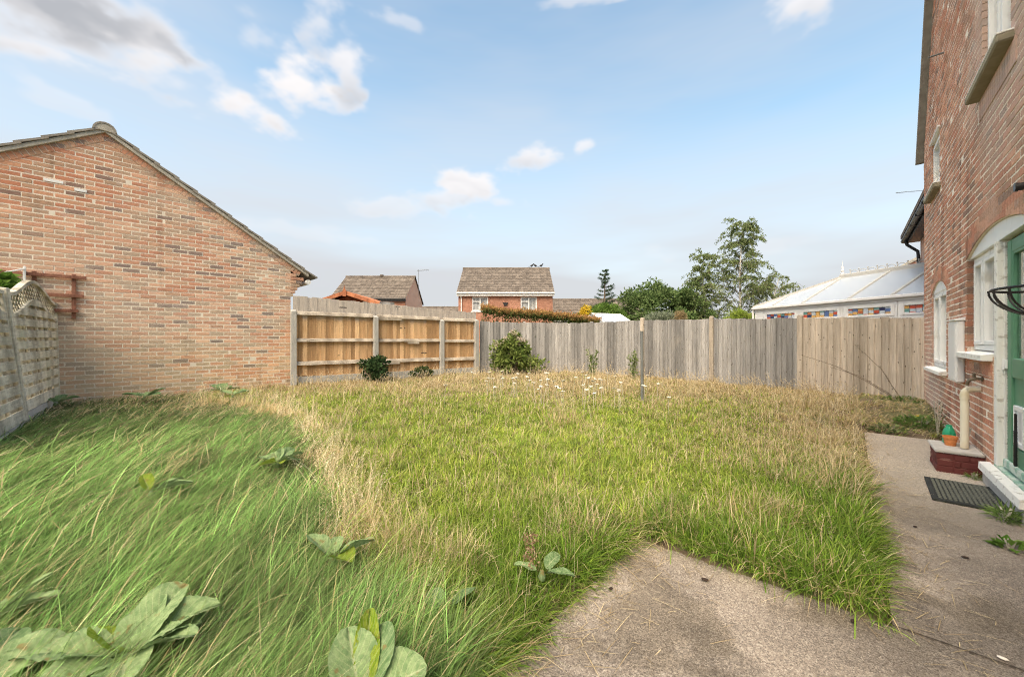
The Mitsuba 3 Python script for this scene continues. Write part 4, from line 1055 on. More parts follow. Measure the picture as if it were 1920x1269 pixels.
for sg in (-1, 1):
    gp_('roof_pane', sheet([(0.01, sg * gw_, 1.93), (gl_ * .49, sg * gw_, 1.93), (gl_ * .49, 0, 2.30), (0.01, 0, 2.30)], .006), 'roof_glass_mat')
    gp_('roof_pane', sheet([(gl_ * .51, sg * gw_, 1.93), (gl_, sg * gw_, 1.93), (gl_, 0, 2.30), (gl_ * .51, 0, 2.30)], .006), 'roof_glass_mat')
gp_('gable_pane', extr(Polygon([(-gw_, .3), (gw_, .3), (gw_, 1.92), (0, 2.28), (-gw_, 1.92)]), .008).apply_transform(trimesh.transformations.rotation_matrix(math.pi / 2, [0, 0, 1])), 'roof_glass_mat')
# clothes pole in the lawn
pl = thing('clothes_pole', 'thin grey metal pole standing upright in the lawn', 'pole')
part(pl, 'tube', tube([(2.51, 7.5, 0.0), (2.50, 7.5, 1.49)], .030, 12), 'metal_mat', smooth=40)
part(pl, 'cap', tube([(2.50, 7.5, 1.491), (2.50, 7.5, 1.512)], .033, 12), 'metal_mat', smooth=40)

# ---------------------------------------------------------------- foliage helpers
RNG = np.random.default_rng(77)


def unit(v): return v / (np.linalg.norm(v, axis=-1, keepdims=True) + 1e-9)


def leaves(P, D, N, L, W, col, rng, fold=.25):
    """Kite-shaped leaves: base points P, directions D, normals N, lengths L, widths W, colours (n, 3). Returns (mesh, colours)."""
    n = len(P); D = unit(D); Sd = unit(np.cross(D, N)); N = unit(np.cross(Sd, D))
    L = np.broadcast_to(L, n)[:, None]; W = np.broadcast_to(W, n)[:, None]
    V = np.stack([P, P + D * L * .45 + Sd * W * .5 + N * W * fold, P + D * L - N * L * .12, P + D * L * .45 - Sd * W * .5 + N * W * fold], 1).reshape(-1, 3)
    i = np.arange(n)[:, None] * 4
    F = np.vstack([i + [0, 1, 2], i + [0, 2, 3]])
    return trimesh.Trimesh(V, F, process=False), np.repeat(col, 4, 0)


def tint(n, c0, c1, rng, var=.15):
    t = rng.random((n, 1)); c = np.array(c0) * (1 - t) + np.array(c1) * t
    return np.clip(c * (1 + rng.normal(0, var, (n, 1))), .004, .95)


def clump_cloud(centre, radii, nclump, crad, n, rng, flat=.0, shell=.75, lower=-.6):
    """Points and outward normals on many clumps spread over an ellipsoid."""
    c = unit(rng.normal(size=(nclump, 3))); c[:, 2] = np.where(c[:, 2] < lower, -c[:, 2], c[:, 2])
    c = c * np.array(radii) * (shell + (1 - shell) * rng.random((nclump, 1))) * (.86 + .28 * rng.random((nclump, 1)))
    k = rng.integers(0, nclump, n)
    d = unit(rng.normal(size=(n, 3))); d[:, 2] = np.abs(d[:, 2]) * np.where(rng.random(n) < .8, 1, -1)
    r = crad * (.6 + .8 * rng.random(nclump))
    p = c[k] + d * (r[k] * rng.random(n) ** .35)[:, None]
    return p + np.array(centre), d, k


def bush(key_name, label, catg, centre, radii, n, ls, c0, c1, rng, nclump=40, crad=.3, mat_='foliage_mat', trunk=None, droop=.2, aspect=.5, tips=None, group=None, up=.3, extra=None, lower=-.6):
    h = thing(key_name, label, catg, group)
    p, d, k = clump_cloud(centre, radii, nclump, crad, n, rng, lower=lower)
    D = unit(d + rng.normal(0, .6, d.shape) + np.array([0, 0, up - droop]))
    N = unit(d + rng.normal(0, .45, d.shape) + [0, 0, .5])
    col = tint(n, c0, c1, rng) * (.8 + .4 * rng.random((nclump, 1)))[k]
    if tips is not None:
        z = (p[:, 2] - (centre[2] + radii[2] * tips[0])) / (radii[2] * .35) + rng.normal(0, .5, n)
        w = np.clip(z, 0, 1)[:, None]; col = col * (1 - w) + tint(n, tips[1], tips[2], rng) * w
    m, c = leaves(p, D, N, ls * (.6 + .8 * rng.random(n)), ls * aspect * (.7 + .6 * rng.random(n)), col, rng)
    part(h, 'crown', m, mat_, color=c)
    g = ground_z(centre[0], centre[1]) if centre[1] < 13 else 0
    st = [tube(np.array([[centre[0], centre[1], float(g) - .05], [centre[0] + .3 * radii[0] * math.cos(a), centre[1] + .3 * radii[1] * math.sin(a), centre[2] * .6 + .4 * float(g)], [centre[0] + .75 * radii[0] * math.cos(a), centre[1] + .75 * radii[1] * math.sin(a), centre[2] + radii[2] * .3]]), [.04, .03, .012], 6) for a in np.arange(0, 6.28, 1.1)]
    part(h, 'trunk', cat(st), 'bark_mat', smooth=40)
    return h


r_ = np.random.default_rng
# ---------------------------------------------------------------- shrubs and trees beyond the fence
hd = thing('hedge', 'clipped hedge with orange red young tips along the outside of the grey fence', 'hedge')
n = 15000; rg = r_(3)
t = rg.random(n); hx = -1.05 + 4.05 * t; hy = 13.55 + .2 * np.sin(t * 9) + rg.normal(0, .30, n)
top = 2.46 - .42 * t + .10 * (fb(hx, hy * 0, 2.2, 8) - .5) + .06 * rg.normal(0, 1, n) * (rg.random(n) < .25)
hz = np.where(rg.random(n) < .7, top - np.abs(rg.normal(0, .10, n)), top - rg.random(n) * 1.6)
pp = np.stack([hx, hy, hz], 1)
w = np.clip(1 - (top - hz) / .17 + rg.normal(0, .25, n), 0, 1)[:, None]
col = tint(n, (.05, .085, .03), (.11, .15, .045), rg) * (1 - w) + tint(n, (.42, .19, .09), (.50, .32, .12), rg) * w
m, c = leaves(pp, rg.normal(0, .6, (n, 3)) + [0, 0, .9], rg.normal(0, .5, (n, 3)) + [0, -.8, .6], .075 * (.6 + .8 * rg.random(n)), .035, col, rg)
part(hd, 'crown', m, 'foliage_mat', color=c)
part(hd, 'stem', cat([tube([(x, 13.6, 0), (x + .1, 13.6, 1.9)], .02, 5) for x in np.linspace(-1, 2.9, 9)]), 'bark_mat')
bush('round_shrub', 'large round dark green shrub with a domed top behind the grey fence', 'shrub', (8.45, 22.5, 2.35), (2.55, 2.2, 2.05), 15000, .17, (.075, .135, .045), (.21, .28, .11), r_(5), nclump=110, crad=.42)
bush('evergreen_shrub', 'feathery bright green conifer shrub below the small spire of the conifer', 'shrub', (4.05, 17.4, 1.75), (1.15, .9, 1.05), 9000, .13, (.09, .18, .035), (.20, .30, .07), r_(6), nclump=60, crad=.28, up=.9, aspect=.28)
bush('evergreen_shrub', 'dark green rounded shrub between the domed shrub and the birches', 'shrub', (10.6, 23.5, 2.1), (1.35, 1.2, 1.75), 7000, .15, (.06, .11, .045), (.14, .20, .08), r_(7), nclump=55, crad=.36)
bush('silver_shrub', 'grey green spiky shrub just behind the grey fence under the domed shrub', 'shrub', (5.15, 13.6, 1.75), (.48, .35, .42), 2600, .12, (.19, .23, .15), (.33, .37, .27), r_(8), nclump=34, crad=.16, up=1.6, aspect=.2)
bush('dry_shrub', 'pale brown half dead shrub behind the fence beside the grey green spiky shrub', 'shrub', (5.98, 14.0, 1.75), (.28, .25, .48), 900, .10, (.36, .28, .14), (.46, .36, .22), r_(9), nclump=22, crad=.13, up=1.2, aspect=.3)
bush('golden_shrub', 'small golden yellow shrub left of the feathery green conifer shrub', 'shrub', (3.02, 16.2, 1.95), (.21, .2, .62), 1600, .09, (.52, .38, .03), (.68, .52, .07), r_(10), nclump=26, crad=.13, up=.5)
bush('evergreen_shrub', 'mid green shrub left of the golden shrub in front of the low dark roof', 'shrub', (3.4, 19.0, 1.6), (.7, .6, 1.0), 3000, .13, (.10, .17, .04), (.21, .29, .08), r_(11), nclump=34, crad=.25, up=.6)
bush('lime_shrub', 'yellow green shrub at the left end of the white conservatory', 'shrub', (8.35, 14.2, 1.72), (.55, .5, .55), 3000, .10, (.25, .34, .06), (.38, .46, .10), r_(12), nclump=34, crad=.18)
# small conifer with a thin open spire
cf_ = thing('conifer', 'small conifer with a thin open spire rising over the feathery green shrub', 'tree')
bx_, by_ = 4.4, 18.5
part(cf_, 'trunk', tube([(bx_, by_, 0), (bx_ - .02, by_, 2.5), (bx_ + .03, by_, 4.65)], [.10, .05, .012], 8), 'bark_mat', smooth=40)
rg = r_(13); P, D, N, Ls = [], [], [], []
limbs = []
for z in np.concatenate([np.arange(1.7, 4.6, .19)]):
    reach = .95 * (1 - ((z - 1.2) / 3.5)) ** .8 + .06
    for a in rg.random(4) * 6.28:
        q = reach * (.65 + .5 * rg.random())
        ts = np.linspace(0, 1, 5)
        L_ = np.stack([bx_ + q * ts * math.cos(a), by_ + q * ts * math.sin(a), z + .28 * q * ts ** 2], 1)
        limbs.append(tube(L_, [.016, .014, .012, .009, .005], 4))
        k = int(40 + 70 * q)
        tt = .15 + .85 * rg.random(k); pc = np.stack([np.interp(tt, ts, L_[:, i]) for i in range(3)], 1) + rg.normal(0, .02, (k, 3))
        P.append(pc); D.append(np.tile([math.cos(a), math.sin(a), .5], (k, 1)) + rg.normal(0, .7, (k, 3)))
P, D = np.vstack(P), np.vstack(D); n = len(P)
m, c = leaves(P, D, rg.normal(size=(n, 3)), .10, .022, tint(n, (.05, .10, .055), (.11, .17, .09), rg), rg)
part(cf_, 'crown', m, 'foliage_mat', color=c); part(cf_, 'limb', cat(limbs), 'bark_mat', stuff=False)


def birch(label, base, height, spread, seed, nl, lean=(0, 0), leafn=10):
    rg = r_(seed); h = thing('birch_tree', label, 'tree')
    b = np.array(base, float)
    ts = np.linspace(0, 1, 9)
    trunk = np.stack([b[0] + lean[0] * ts + .07 * np.sin(ts * 7), b[1] + lean[1] * ts, b[2] + height * ts], 1)
    part(h, 'trunk', tube(trunk, np.interp(ts, [0, 1], [.085, .012]), 8), 'birch_bark_mat', smooth=40)
    limbs, P, D = [], [], []
    for i in range(nl):
        f = .22 + .76 * rg.random() ** .9
        p0 = np.array([np.interp(f, ts, trunk[:, k]) for k in range(3)])
        a = rg.random() * 6.28; ln = spread * (1.15 - f * .75) * (.55 + .65 * rg.random())
        up = .55 + .8 * rg.random()
        tt = np.linspace(0, 1, 7)
        path = p0 + np.stack([ln * .75 * tt * math.cos(a), ln * .75 * tt * math.sin(a), ln * (up * tt - (.55 + .25 * rg.random()) * tt ** 2.4)], 1)
        limbs.append(tube(path, np.interp(tt, [0, 1], [.018 * (1.2 - f), .003]), 4))
        for _ in range(4):
            q = .35 + .65 * rg.random(); s0 = np.array([np.interp(q, tt, path[:, k]) for k in range(3)])
            a2 = a + rg.normal(0, .8); l2 = ln * .38 * (.5 + rg.random())
            t2 = np.linspace(0, 1, 5)
            tw = s0 + np.stack([l2 * .7 * t2 * math.cos(a2), l2 * .7 * t2 * math.sin(a2), l2 * (.45 * t2 - .95 * t2 ** 2)], 1)
            limbs.append(tube(tw, .0045, 3, cap=False))
            u = rg.random(leafn); P.append(np.stack([np.interp(u, t2, tw[:, k]) for k in range(3)], 1) + rg.normal(0, .025, (leafn, 3)))
        u = .25 + .75 * rg.random(leafn); P.append(np.stack([np.interp(u, tt, path[:, k]) for k in range(3)], 1) + rg.normal(0, .03, (leafn, 3)))
    P = np.vstack(P); n = len(P)
    m, c = leaves(P, rg.normal(0, .6, (n, 3)) + [0, 0, -.5], rg.normal(0, 1, (n, 3)), .088 * (.6 + .7 * rg.random(n)), .06 * (.7 + .5 * rg.random(n)), tint(n, (.12, .18, .065), (.30, .36, .16), rg, .22), rg)
    part(h, 'crown', m, 'foliage_mat', color=c); part(h, 'limb', cat(limbs), 'bark_mat')
    return h


birch('tall slender birch with a pale trunk and loose drooping leaves left of the conservatory', (12.55, 21.6, 0), 7.75, 2.3, 21, 180, (.25, 0), 17)
birch('shorter birch with upright leafy stems just left of the tall birch', (11.05, 22.2, 0), 6.15, 1.9, 22, 140, (-.15, 0), 16)
birch('low loose birch leaning over the left end of the conservatory', (13.2, 20.6, 0), 4.6, 2.4, 23, 85, (.9, 0), 11)

# climber behind the woven fence
bush('climbing_plant', 'bright green climbing plant between the woven fence and the garage wall', 'plant', (-7.30, 5.35, 1.80), (.34, .26, .42), 1100, .11, (.09, .19, .03), (.19, .31, .07), r_(30), nclump=26, crad=.14, aspect=.75, up=0)
# leafy shrub with pinkish flower heads against the grey fence
hy_ = bush('flowering_shrub', 'leafy green shrub with fading pinkish white flower heads against the grey fence', 'shrub', (.02, 11.75, .78), (.52, .38, .62), 2600, .13, (.12, .19, .045), (.30, .36, .11), r_(31), nclump=36, crad=.17, aspect=.5, up=.2)
rg = r_(32); n = 500
cs_ = np.stack([rg.normal(.0, .26, 14), 11.55 + rg.normal(0, .15, 14), 1.28 + rg.normal(0, .10, 14)], 1)
pp = cs_[rg.integers(0, 14, n)] + rg.normal(0, .045, (n, 3))
m, c = leaves(pp, rg.normal(size=(n, 3)), rg.normal(size=(n, 3)), .04, .035, tint(n, (.55, .45, .38), (.68, .60, .50), rg), rg)
part(hy_, 'flower_head', m, 'foliage_mat', color=c, stuff=True)
n = 380; pp = np.array([.55, 11.6, .62]) + rg.normal(0, .13, (n, 3)) * [1.5, .7, .7]
m, c = leaves(pp, rg.normal(size=(n, 3)) + [.6, 0, .2], rg.normal(size=(n, 3)) + [0, -.5, .8], .13, .06, tint(n, (.13, .20, .05), (.32, .37, .12), rg), rg)
part(hy_, 'side_branch', m, 'foliage_mat', color=c)
bush('bramble', 'low dark green bramble bush at the foot of the brown fence', 'shrub', (-3.38, 9.55, .55), (.36, .26, .26), 1100, .085, (.025, .055, .022), (.075, .12, .05), r_(33), nclump=26, crad=.12, aspect=.6)
bush('bramble', 'small dark weed clump right of the low bramble bush at the brown fence', 'shrub', (-2.35, 10.3, .42), (.30, .2, .14), 420, .07, (.03, .06, .022), (.10, .13, .05), r_(34), nclump=16, crad=.08, aspect=.6)
# dry stems and weeds
for lbl, x, y, h_, sd in (('tall pale green thistle stem against the grey fence, left of the clothes pole', 2.36, 11.2, .75, 41), ('tall pale green weed stems just left of the clothes pole at the fence', 3.25, 10.5, .70, 42)):
    w_ = thing('tall_weed', lbl, 'weed'); rg = r_(sd); g = float(ground_z(x, y)); st, P = [], []
    for i in range(5):
        a = rg.random() * 6.28; l = h_ * (.7 + .4 * rg.random()); tt = np.linspace(0, 1, 5)
        p = np.stack([x + rg.normal(0, .07) + .10 * math.cos(a) * tt ** 2, y + .10 * math.sin(a) * tt ** 2 + 0 * tt, g + l * tt], 1)
        st.append(tube(p, .006, 5)); u = rg.random(46) ** .7
        P.append(np.stack([np.interp(u, tt, p[:, k]) for k in range(3)], 1))
    P = np.vstack(P); n = len(P)
    m, c = leaves(P, rg.normal(0, .7, (n, 3)) + [0, 0, .5], rg.normal(0, .5, (n, 3)) + [0, 0, 1], .11, .03, tint(n, (.17, .24, .08), (.27, .33, .14), rg), rg)
    part(w_, 'leaves', m, 'foliage_mat', color=c); part(w_, 'stem', cat(st), 'weave_mat')
bs = thing('dry_bramble', 'long bare bramble stems leaning across the fence boards beside the house', 'bramble')
rg = r_(45); q = hw(4.25, .25)
for (ux, nx, zx) in ((3.9, 1.75, 1.05), (4.15, .95, 1.25), (4.2, 1.3, .8)):
    e = hw(ux, nx, zx); tt = np.linspace(0, 1, 9)[:, None]
    p = np.array([q[0], q[1], .15]) * (1 - tt) + e * tt; p[:, 2] += (.12 * np.sin(tt * np.pi))[:, 0]
    part(bs, 'stem', tube(p + rg.normal(0, .008, p.shape), np.linspace(.008, .003, 9), 5), 'bark_mat', smooth=40)


def small_weed(label, u, n, z, rad, hgt, num, sd, c0, c1, ls=.06, flower=None, name='weed_clump', asp=.5):
    w_ = thing(name, label, 'weed'); rg = r_(sd); p = hw(u, n, z)
    a = rg.random(num) * 6.28; rr = rad * np.sqrt(rg.random(num))
    P = p + np.stack([rr * np.cos(a), rr * np.sin(a), hgt * rg.random(num) * (1 - .5 * rr / rad)], 1)
    m, c = leaves(P, np.stack([np.cos(a), np.sin(a), .5 + 0 * a], 1) + rg.normal(0, .6, (num, 3)), rg.normal(0, .4, (num, 3)) + [0, 0, 1], ls * (.6 + .8 * rg.random(num)), ls * asp, tint(num, c0, c1, rg), rg)
    part(w_, 'leaves', m, 'foliage_mat', color=c)
    part(w_, 'stem', cat([tube([p + [0, 0, -.03], p + [.5 * rad * math.cos(b), .5 * rad * math.sin(b), hgt * .9]], .004, 4) for b in np.arange(0, 6.2, 1.0)]), 'weave_mat')
    if flower: part(w_, 'flower', trimesh.creation.icosphere(1, .016).apply_scale([1, 1, .5]).apply_translation(p + np.array(flower)), 'yellow_mat')


mat('yellow_mat', (.75, .55, .03), .6)
small_weed('green weeds in the corner where the fence meets the brick house', 4.1, .3, .12, .30, .26, 420, 51, (.07, .14, .03), (.18, .27, .07))
small_weed('bright green weed clump with a yellow flower against the brick wall behind the drain box', 2.6, .22, .05, .28, .2, 420, 52, (.09, .18, .04), (.22, .32, .09), flower=(-.1, -.05, .19))
small_weed('sparse weeds on the soil at the end of the concrete path', 2.25, .62, .0, .24, .1, 260, 53, (.10, .16, .05), (.24, .29, .12))
small_weed('spindly weed stalk with small leaves against the brick wall under the far window', 2.15, .10, .02, .09, .55, 120, 54, (.07, .10, .04), (.16, .18, .08), ls=.04)
small_weed('grassy weeds growing from the foot of the doorstep', -1.05, .12, -.01, .06, .12, 150, 55, (.12, .21, .05), (.26, .36, .11), ls=.085, asp=.09)
small_weed('small green weed at the wall foot beside the right end of the drain box', .13, .09, -.01, .04, .07, 60, 56, (.12, .21, .05), (.26, .36, .11), ls=.06, asp=.10)
small_weed('green leafy weed at the lower right edge of the concrete path', -1.66, .22, -.01, .05, .08, 22, 57, (.09, .19, .03), (.2, .32, .07), ls=.08)

# ---------------------------------------------------------------- broad-leaved weeds in the lawn


def leaf_colour(c0, c1):
    def fn(p, n, uv):
        x = dr.abs(uv.x - .5); v = uv.y * 9 - x * 5
        k = dr.abs(v - dr.floor(v) - .5)
        vein = smoothstep(.12, .02, k) * .55 + smoothstep(.035, .012, x)
        f = fbm(uv.x * 9, uv.y * 14, 3.0, 4)
        c = mix(c0, c1, smoothstep(.25, .75, f)) * (.85 + .3 * noise(p.x * 300, p.y * 300, p.z * 300))
        c = mix(c, mi.Color3f(.46, .48, .30), vein * .55)
        return mix(c, mi.Color3f(.22, .15, .06), smoothstep(.66, .78, fbm(p.x * 30, p.y * 30, p.z * 30, 3)) * .7)
    return fn


leafmat('grey_leaf_mat', fn=leaf_colour((.165, .25, .11), (.265, .355, .17)), trans=.35, rough=.6)
leafmat('dark_leaf_mat', fn=leaf_colour((.10, .175, .07), (.19, .27, .13)), trans=.35, rough=.55)
leafmat('backlit_lime_leaf_mat', fn=leaf_colour((.15, .24, .02), (.27, .34, .05)), trans=.7, rough=.55)  # yellow-green paints light shining through backlit leaves into their colour


def big_leaf(base, az, elev, L, W, droop, cup, rng, twist=0.):
    nu, nv = 13, 25
    u = np.linspace(-1, 1, nu); v = np.linspace(0, 1, nv)
    U, Vv = np.meshgrid(u, v)
    prof = np.clip(np.sin(np.pi * np.clip(Vv, 0, 1) ** .85), 0, 1) ** .52 * (1 - .18 * Vv) + .05 * (1 - Vv)
    x = U * W * .5 * prof
    ang = elev - droop * Vv
    ds = L / (nv - 1)
    fx = np.cumsum(np.cos(ang) * ds, 0) - np.cos(ang[0]) * ds; fz = np.cumsum(np.sin(ang) * ds, 0) - np.sin(ang[0]) * ds
    z = fz - .010 * np.exp(-(U / .12) ** 2) * (L / .25) + .0035 * np.cos((Vv * 9 - np.abs(U) * 2.5) * 2 * np.pi) * prof * (L / .25) + cup * np.abs(U) * W * .5 * prof + (.030 + .02 * rng.random()) * L * np.sin(U * 2 + Vv * 8 + rng.random() * 6) * prof * np.abs(U)
    P = np.stack([x * np.cos(twist), fx, z + x * np.sin(twist)], -1).reshape(-1, 3)
    P = P + (.004 * (meshkit.fbm(P * 45 + rng.random() * 50, 3) - .5))[:, None] * np.array([0, 0, 1.])
    ca, sa = math.cos(az), math.sin(az)
    R_ = np.array([[ca, -sa, 0], [sa, ca, 0], [0, 0, 1]])
    V = P @ R_.T + np.array(base)
    i = (np.arange(nv - 1)[:, None] * nu + np.arange(nu - 1)[None]).ravel()
    F = np.vstack([np.stack([i, i + 1, i + nu + 1], 1), np.stack([i, i + nu + 1, i + nu], 1)])
    return trimesh.Trimesh(V, F, process=False), np.stack([(U.ravel() + 1) / 2, Vv.ravel()], 1)


WEEDS = []


def weed(label, x, y, lv, seed, lift=.03, group=None):
    WEEDS.append((x, y)); lift += .045
    rg = r_(seed); k = thing('broadleaf_weed', label, 'weed', group); g = float(ground_z(x, y)) + lift
    for az, el, L, W, dp, cu, mt in lv:
        b = (x + .03 * -math.sin(az), y + .03 * math.cos(az), g)
        m, uv = big_leaf(b, az, el * .85, L * .78, W * 1.10, dp * .85, cu * 1.5, rg, rg.normal(0, .25))
        part(k, 'leaf', m, mt, smooth=True, uv=uv)
    part(k, 'crown', lathe([(0, 0), (.015, .0), (.022, .02), (.01, .05), (0, .05)], 8, (x, y, g - .05)), Dk, smooth=40)
    return k


G, Dk, Lm = 'grey_leaf_mat', 'dark_leaf_mat', 'backlit_lime_leaf_mat'
# azimuth 0 points away from the viewer, positive turns to the left
weed('large grey green broad-leaved weed with a backlit-tinted yellow middle leaf at the lower left', -1.42, 1.43,
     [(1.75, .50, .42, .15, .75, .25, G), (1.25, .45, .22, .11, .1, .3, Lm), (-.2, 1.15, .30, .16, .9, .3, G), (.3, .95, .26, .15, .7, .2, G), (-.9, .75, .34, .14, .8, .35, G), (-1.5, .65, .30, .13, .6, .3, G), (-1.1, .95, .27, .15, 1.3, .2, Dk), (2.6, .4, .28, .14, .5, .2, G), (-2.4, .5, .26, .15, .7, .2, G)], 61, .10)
weed('very large pale leaf in the bottom left corner of the lawn', -1.78, 1.28, [(1.6, .6, .30, .18, .7, .2, G), (-.6, .75, .26, .17, 1.2, .15, G), (.4, .9, .26, .15, 1.1, .2, Dk)], 62, .10)
weed('pale leaf pair at the left edge above the bottom left corner', -2.12, 1.55, [(-1.1, .5, .26, .13, .5, .2, G), (-.5, .7, .24, .08, .2, .3, G), (2.0, .5, .2, .1, .5, .2, Dk)], 63, .10)
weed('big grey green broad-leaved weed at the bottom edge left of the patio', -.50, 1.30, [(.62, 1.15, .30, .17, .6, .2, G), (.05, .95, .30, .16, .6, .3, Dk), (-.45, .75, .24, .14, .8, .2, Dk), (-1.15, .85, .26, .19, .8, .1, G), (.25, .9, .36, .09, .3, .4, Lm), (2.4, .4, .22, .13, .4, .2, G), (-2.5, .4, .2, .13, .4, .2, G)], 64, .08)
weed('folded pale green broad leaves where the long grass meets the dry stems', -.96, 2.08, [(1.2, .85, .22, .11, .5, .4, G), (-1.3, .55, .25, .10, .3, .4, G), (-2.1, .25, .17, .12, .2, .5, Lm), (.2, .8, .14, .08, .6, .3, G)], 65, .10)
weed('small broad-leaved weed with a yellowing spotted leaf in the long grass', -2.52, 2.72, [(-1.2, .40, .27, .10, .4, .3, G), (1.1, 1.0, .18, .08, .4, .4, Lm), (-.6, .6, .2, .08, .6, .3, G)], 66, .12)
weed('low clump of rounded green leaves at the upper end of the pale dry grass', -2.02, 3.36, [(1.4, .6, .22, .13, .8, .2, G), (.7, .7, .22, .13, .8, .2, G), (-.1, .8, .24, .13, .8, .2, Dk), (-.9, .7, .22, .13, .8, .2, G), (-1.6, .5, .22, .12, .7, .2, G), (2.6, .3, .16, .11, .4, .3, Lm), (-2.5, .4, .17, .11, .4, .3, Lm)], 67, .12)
weed('single dark rounded leaf in the grass near the left corner of the patio', -.30, 1.78, [(-.9, .7, .17, .13, .7, .1, Dk), (.9, .5, .14, .09, .6, .1, Dk)], 68, .08)
wd = weed('dock weed with a dead brown flower stalk near the left edge of the patio', .16, 2.08, [(-1.9, .3, .20, .07, .5, .2, Dk), (-.8, .6, .16, .07, .6, .2, Dk), (1.4, .5, .16, .06, .6, .2, G)], 69, .08)
rg = r_(70); n = 160; g = float(ground_z(.14, 2.1))
pp = np.stack([.10 + rg.normal(0, .02, n), 2.12 + rg.normal(0, .02, n), g + .14 + .16 * rg.random(n)], 1)
m, c = leaves(pp, rg.normal(size=(n, 3)), rg.normal(size=(n, 3)), .016, .012, tint(n, (.20, .12, .07), (.38, .28, .18), rg), rg)
part(wd, 'flower_stalk', m, 'foliage_mat', color=c)
weed('right clump of dark green leaves at the foot of the garage wall', -5.15, 6.95, [(1.4, .6, .34, .17, .5, .2, Dk), (-1.2, .4, .28, .13, .5, .2, Dk), (-.2, .7, .2, .12, .5, .2, Dk), (2.4, .3, .22, .1, .5, .2, G), (.8, .8, .3, .16, .6, .2, Dk)], 71, .12)
weed('second, left clump of dark leaves at the foot of the garage wall', -5.9, 6.25, [(1.2, .4, .24, .11, .5, .2, Dk), (-1.4, .4, .26, .12, .5, .2, Dk), (.2, .6, .2, .1, .5, .2, G), (-.7, .8, .32, .16, .6, .2, Dk), (2.2, .5, .3, .15, .5, .2, Dk)], 72, .12)

weed('dark leaves at the foot of the woven fence near the garage corner', -6.75, 5.75, [(1.2, .6, .26, .13, .5, .2, Dk), (-1.0, .6, .3, .14, .5, .2, Dk), (.2, .9, .24, .12, .6, .2, Dk)], 73, .10)
weed('pale green leaf clump in the grass in front of the garage wall', -4.55, 6.35, [(1.5, .5, .26, .12, .4, .3, G), (-1.3, .5, .26, .12, .4, .3, Dk), (0, .8, .2, .12, .6, .2, G)], 74, .14)

# dead leaves and droppings lying on the concrete
for i, (px, py) in enumerate(((1285, 1022), (1145, 1105), (1322, 1088), (1716, 988), (1810, 1046), (1681, 1080), (1600, 1166), (1880, 1236))):
    Y = 730 * 1.365 / (py - 634.5); X = (px - 960) / 730 * Y; rg = r_(80 + i)
    m = trimesh.creation.icosphere(2, 1.0); v = m.vertices; v *= (1 + .45 * (meshkit.fbm(v * 2.2 + i, 3, i)[:, None] - .5)); m.vertices = v * np.array([.015, .009, .004]) * (.8 + .5 * rg.random())
    m.apply_transform(trimesh.transformations.rotation_matrix(rg.random() * 3, [0, 0, 1])); m.apply_translation([X, Y, .012])
    wher = ('at the far corner of the patio under the grass', 'near the left grass edge of the patio', 'on the middle of the patio', 'below the left end of the doormat', 'in the middle of the path below the doormat', 'beside the tip of the grass tongue', 'at the very tip of the grass tongue', 'at the lower right of the patio')[i]
    single('dead_leaf', 'small crumpled dark dead leaf ' + wher, 'leaf', m, 'dark_litter_mat' if i < 7 else 'pale_litter_mat', smooth=40)
mat('dark_litter_mat', (.035, .022, .016), .9); mat('pale_litter_mat', (.62, .58, .52), .8)

# ---------------------------------------------------------------- grass
lawn_poly = Polygon([tuple(hw(-8, 2.1)[:2]), tuple(hw(-3.1, 2.1)[:2]), tuple(hw(-3.1, .85)[:2]), tuple(hw(2.0, .85)[:2]), tuple(hw(2.03, .02)[:2]), tuple(hw(4.42, .02)[:2])]
                    + pts[::-1][1:] + [tuple(FB), tuple(FA), (-7.46, 6.40), (-7.46 + .67 * 9.2, 6.40 - .742 * 9.2), (-2.6, -1.5)])
import shapely


def sample(N, a, seed, rmin=.75, rmax=14.0, half=62):
    rg = r_(seed); u = rg.random(N)
    r = (rmin ** (a + 1) + u * (rmax ** (a + 1) - rmin ** (a + 1))) ** (1 / (a + 1))
    th = np.radians(rg.uniform(-half, half, N))
    x, y = r * np.sin(th), r * np.cos(th)
    k = shapely.contains_xy(lawn_poly, x, y)
    return x[k], y[k], r[k], rg


XB_Y, XB_X = [0, 1.4, 2.0, 3.35, 5.0, 5.8, 6.6, 9], [.35, .02, -.80, -1.80, -2.9, -3.7, -5.5, -7.5]


def zones(x, y):
    u, n = un(x, y)
    n1, n2, n3 = fb(x, y, 1.1, 41) - .5, fb(x, y, 3.1, 42) - .5, fb(x, y, .45, 43, 3) - .5
    d = x - np.interp(y, XB_Y, XB_X) + .85 * n1 + .75 * n2
    long_ = S(.30, -.22, d)
    strip = np.exp(-((d - .10) / (.20 + .05 * y)) ** 2) * S(1.7, 2.7, y) * S(7.5, 5.5, y) * np.clip(.75 + 3.0 * n2, .15, 1.3)
    edge = np.where(u < -3.1, n - 2.1, np.where(u < -3.1 + .0, 9, n - .85)); edge = np.where((u < -2.5) & (n < 2.1), np.minimum(edge, u + 3.1), edge)
    far = S(6.3, 9.3, y + 2.2 * n1)
    right = S(2.2, .25, n - .85 + 1.2 * n1) * S(-2.0, .2, u + .8 * n1)
    straw = .03 + .62 * far + .72 * right + .75 * strip + .75 * n1 + 1.15 * n2 + .35 * n3
    straw += .30 * long_ * S(4.2, 6.0, y) + .10 * S(2.5, 5, y)
    straw = np.where((u > 1.9) & (n < .9), .80, straw)
    straw = np.clip(straw * (1 - .35 * long_), .03, .93)
    lush = S(1.5, .1, edge) * S(.6, -.9, u) * (1 - long_)
    return u, n, n1, n2, n3, long_, strip, edge, straw, lush


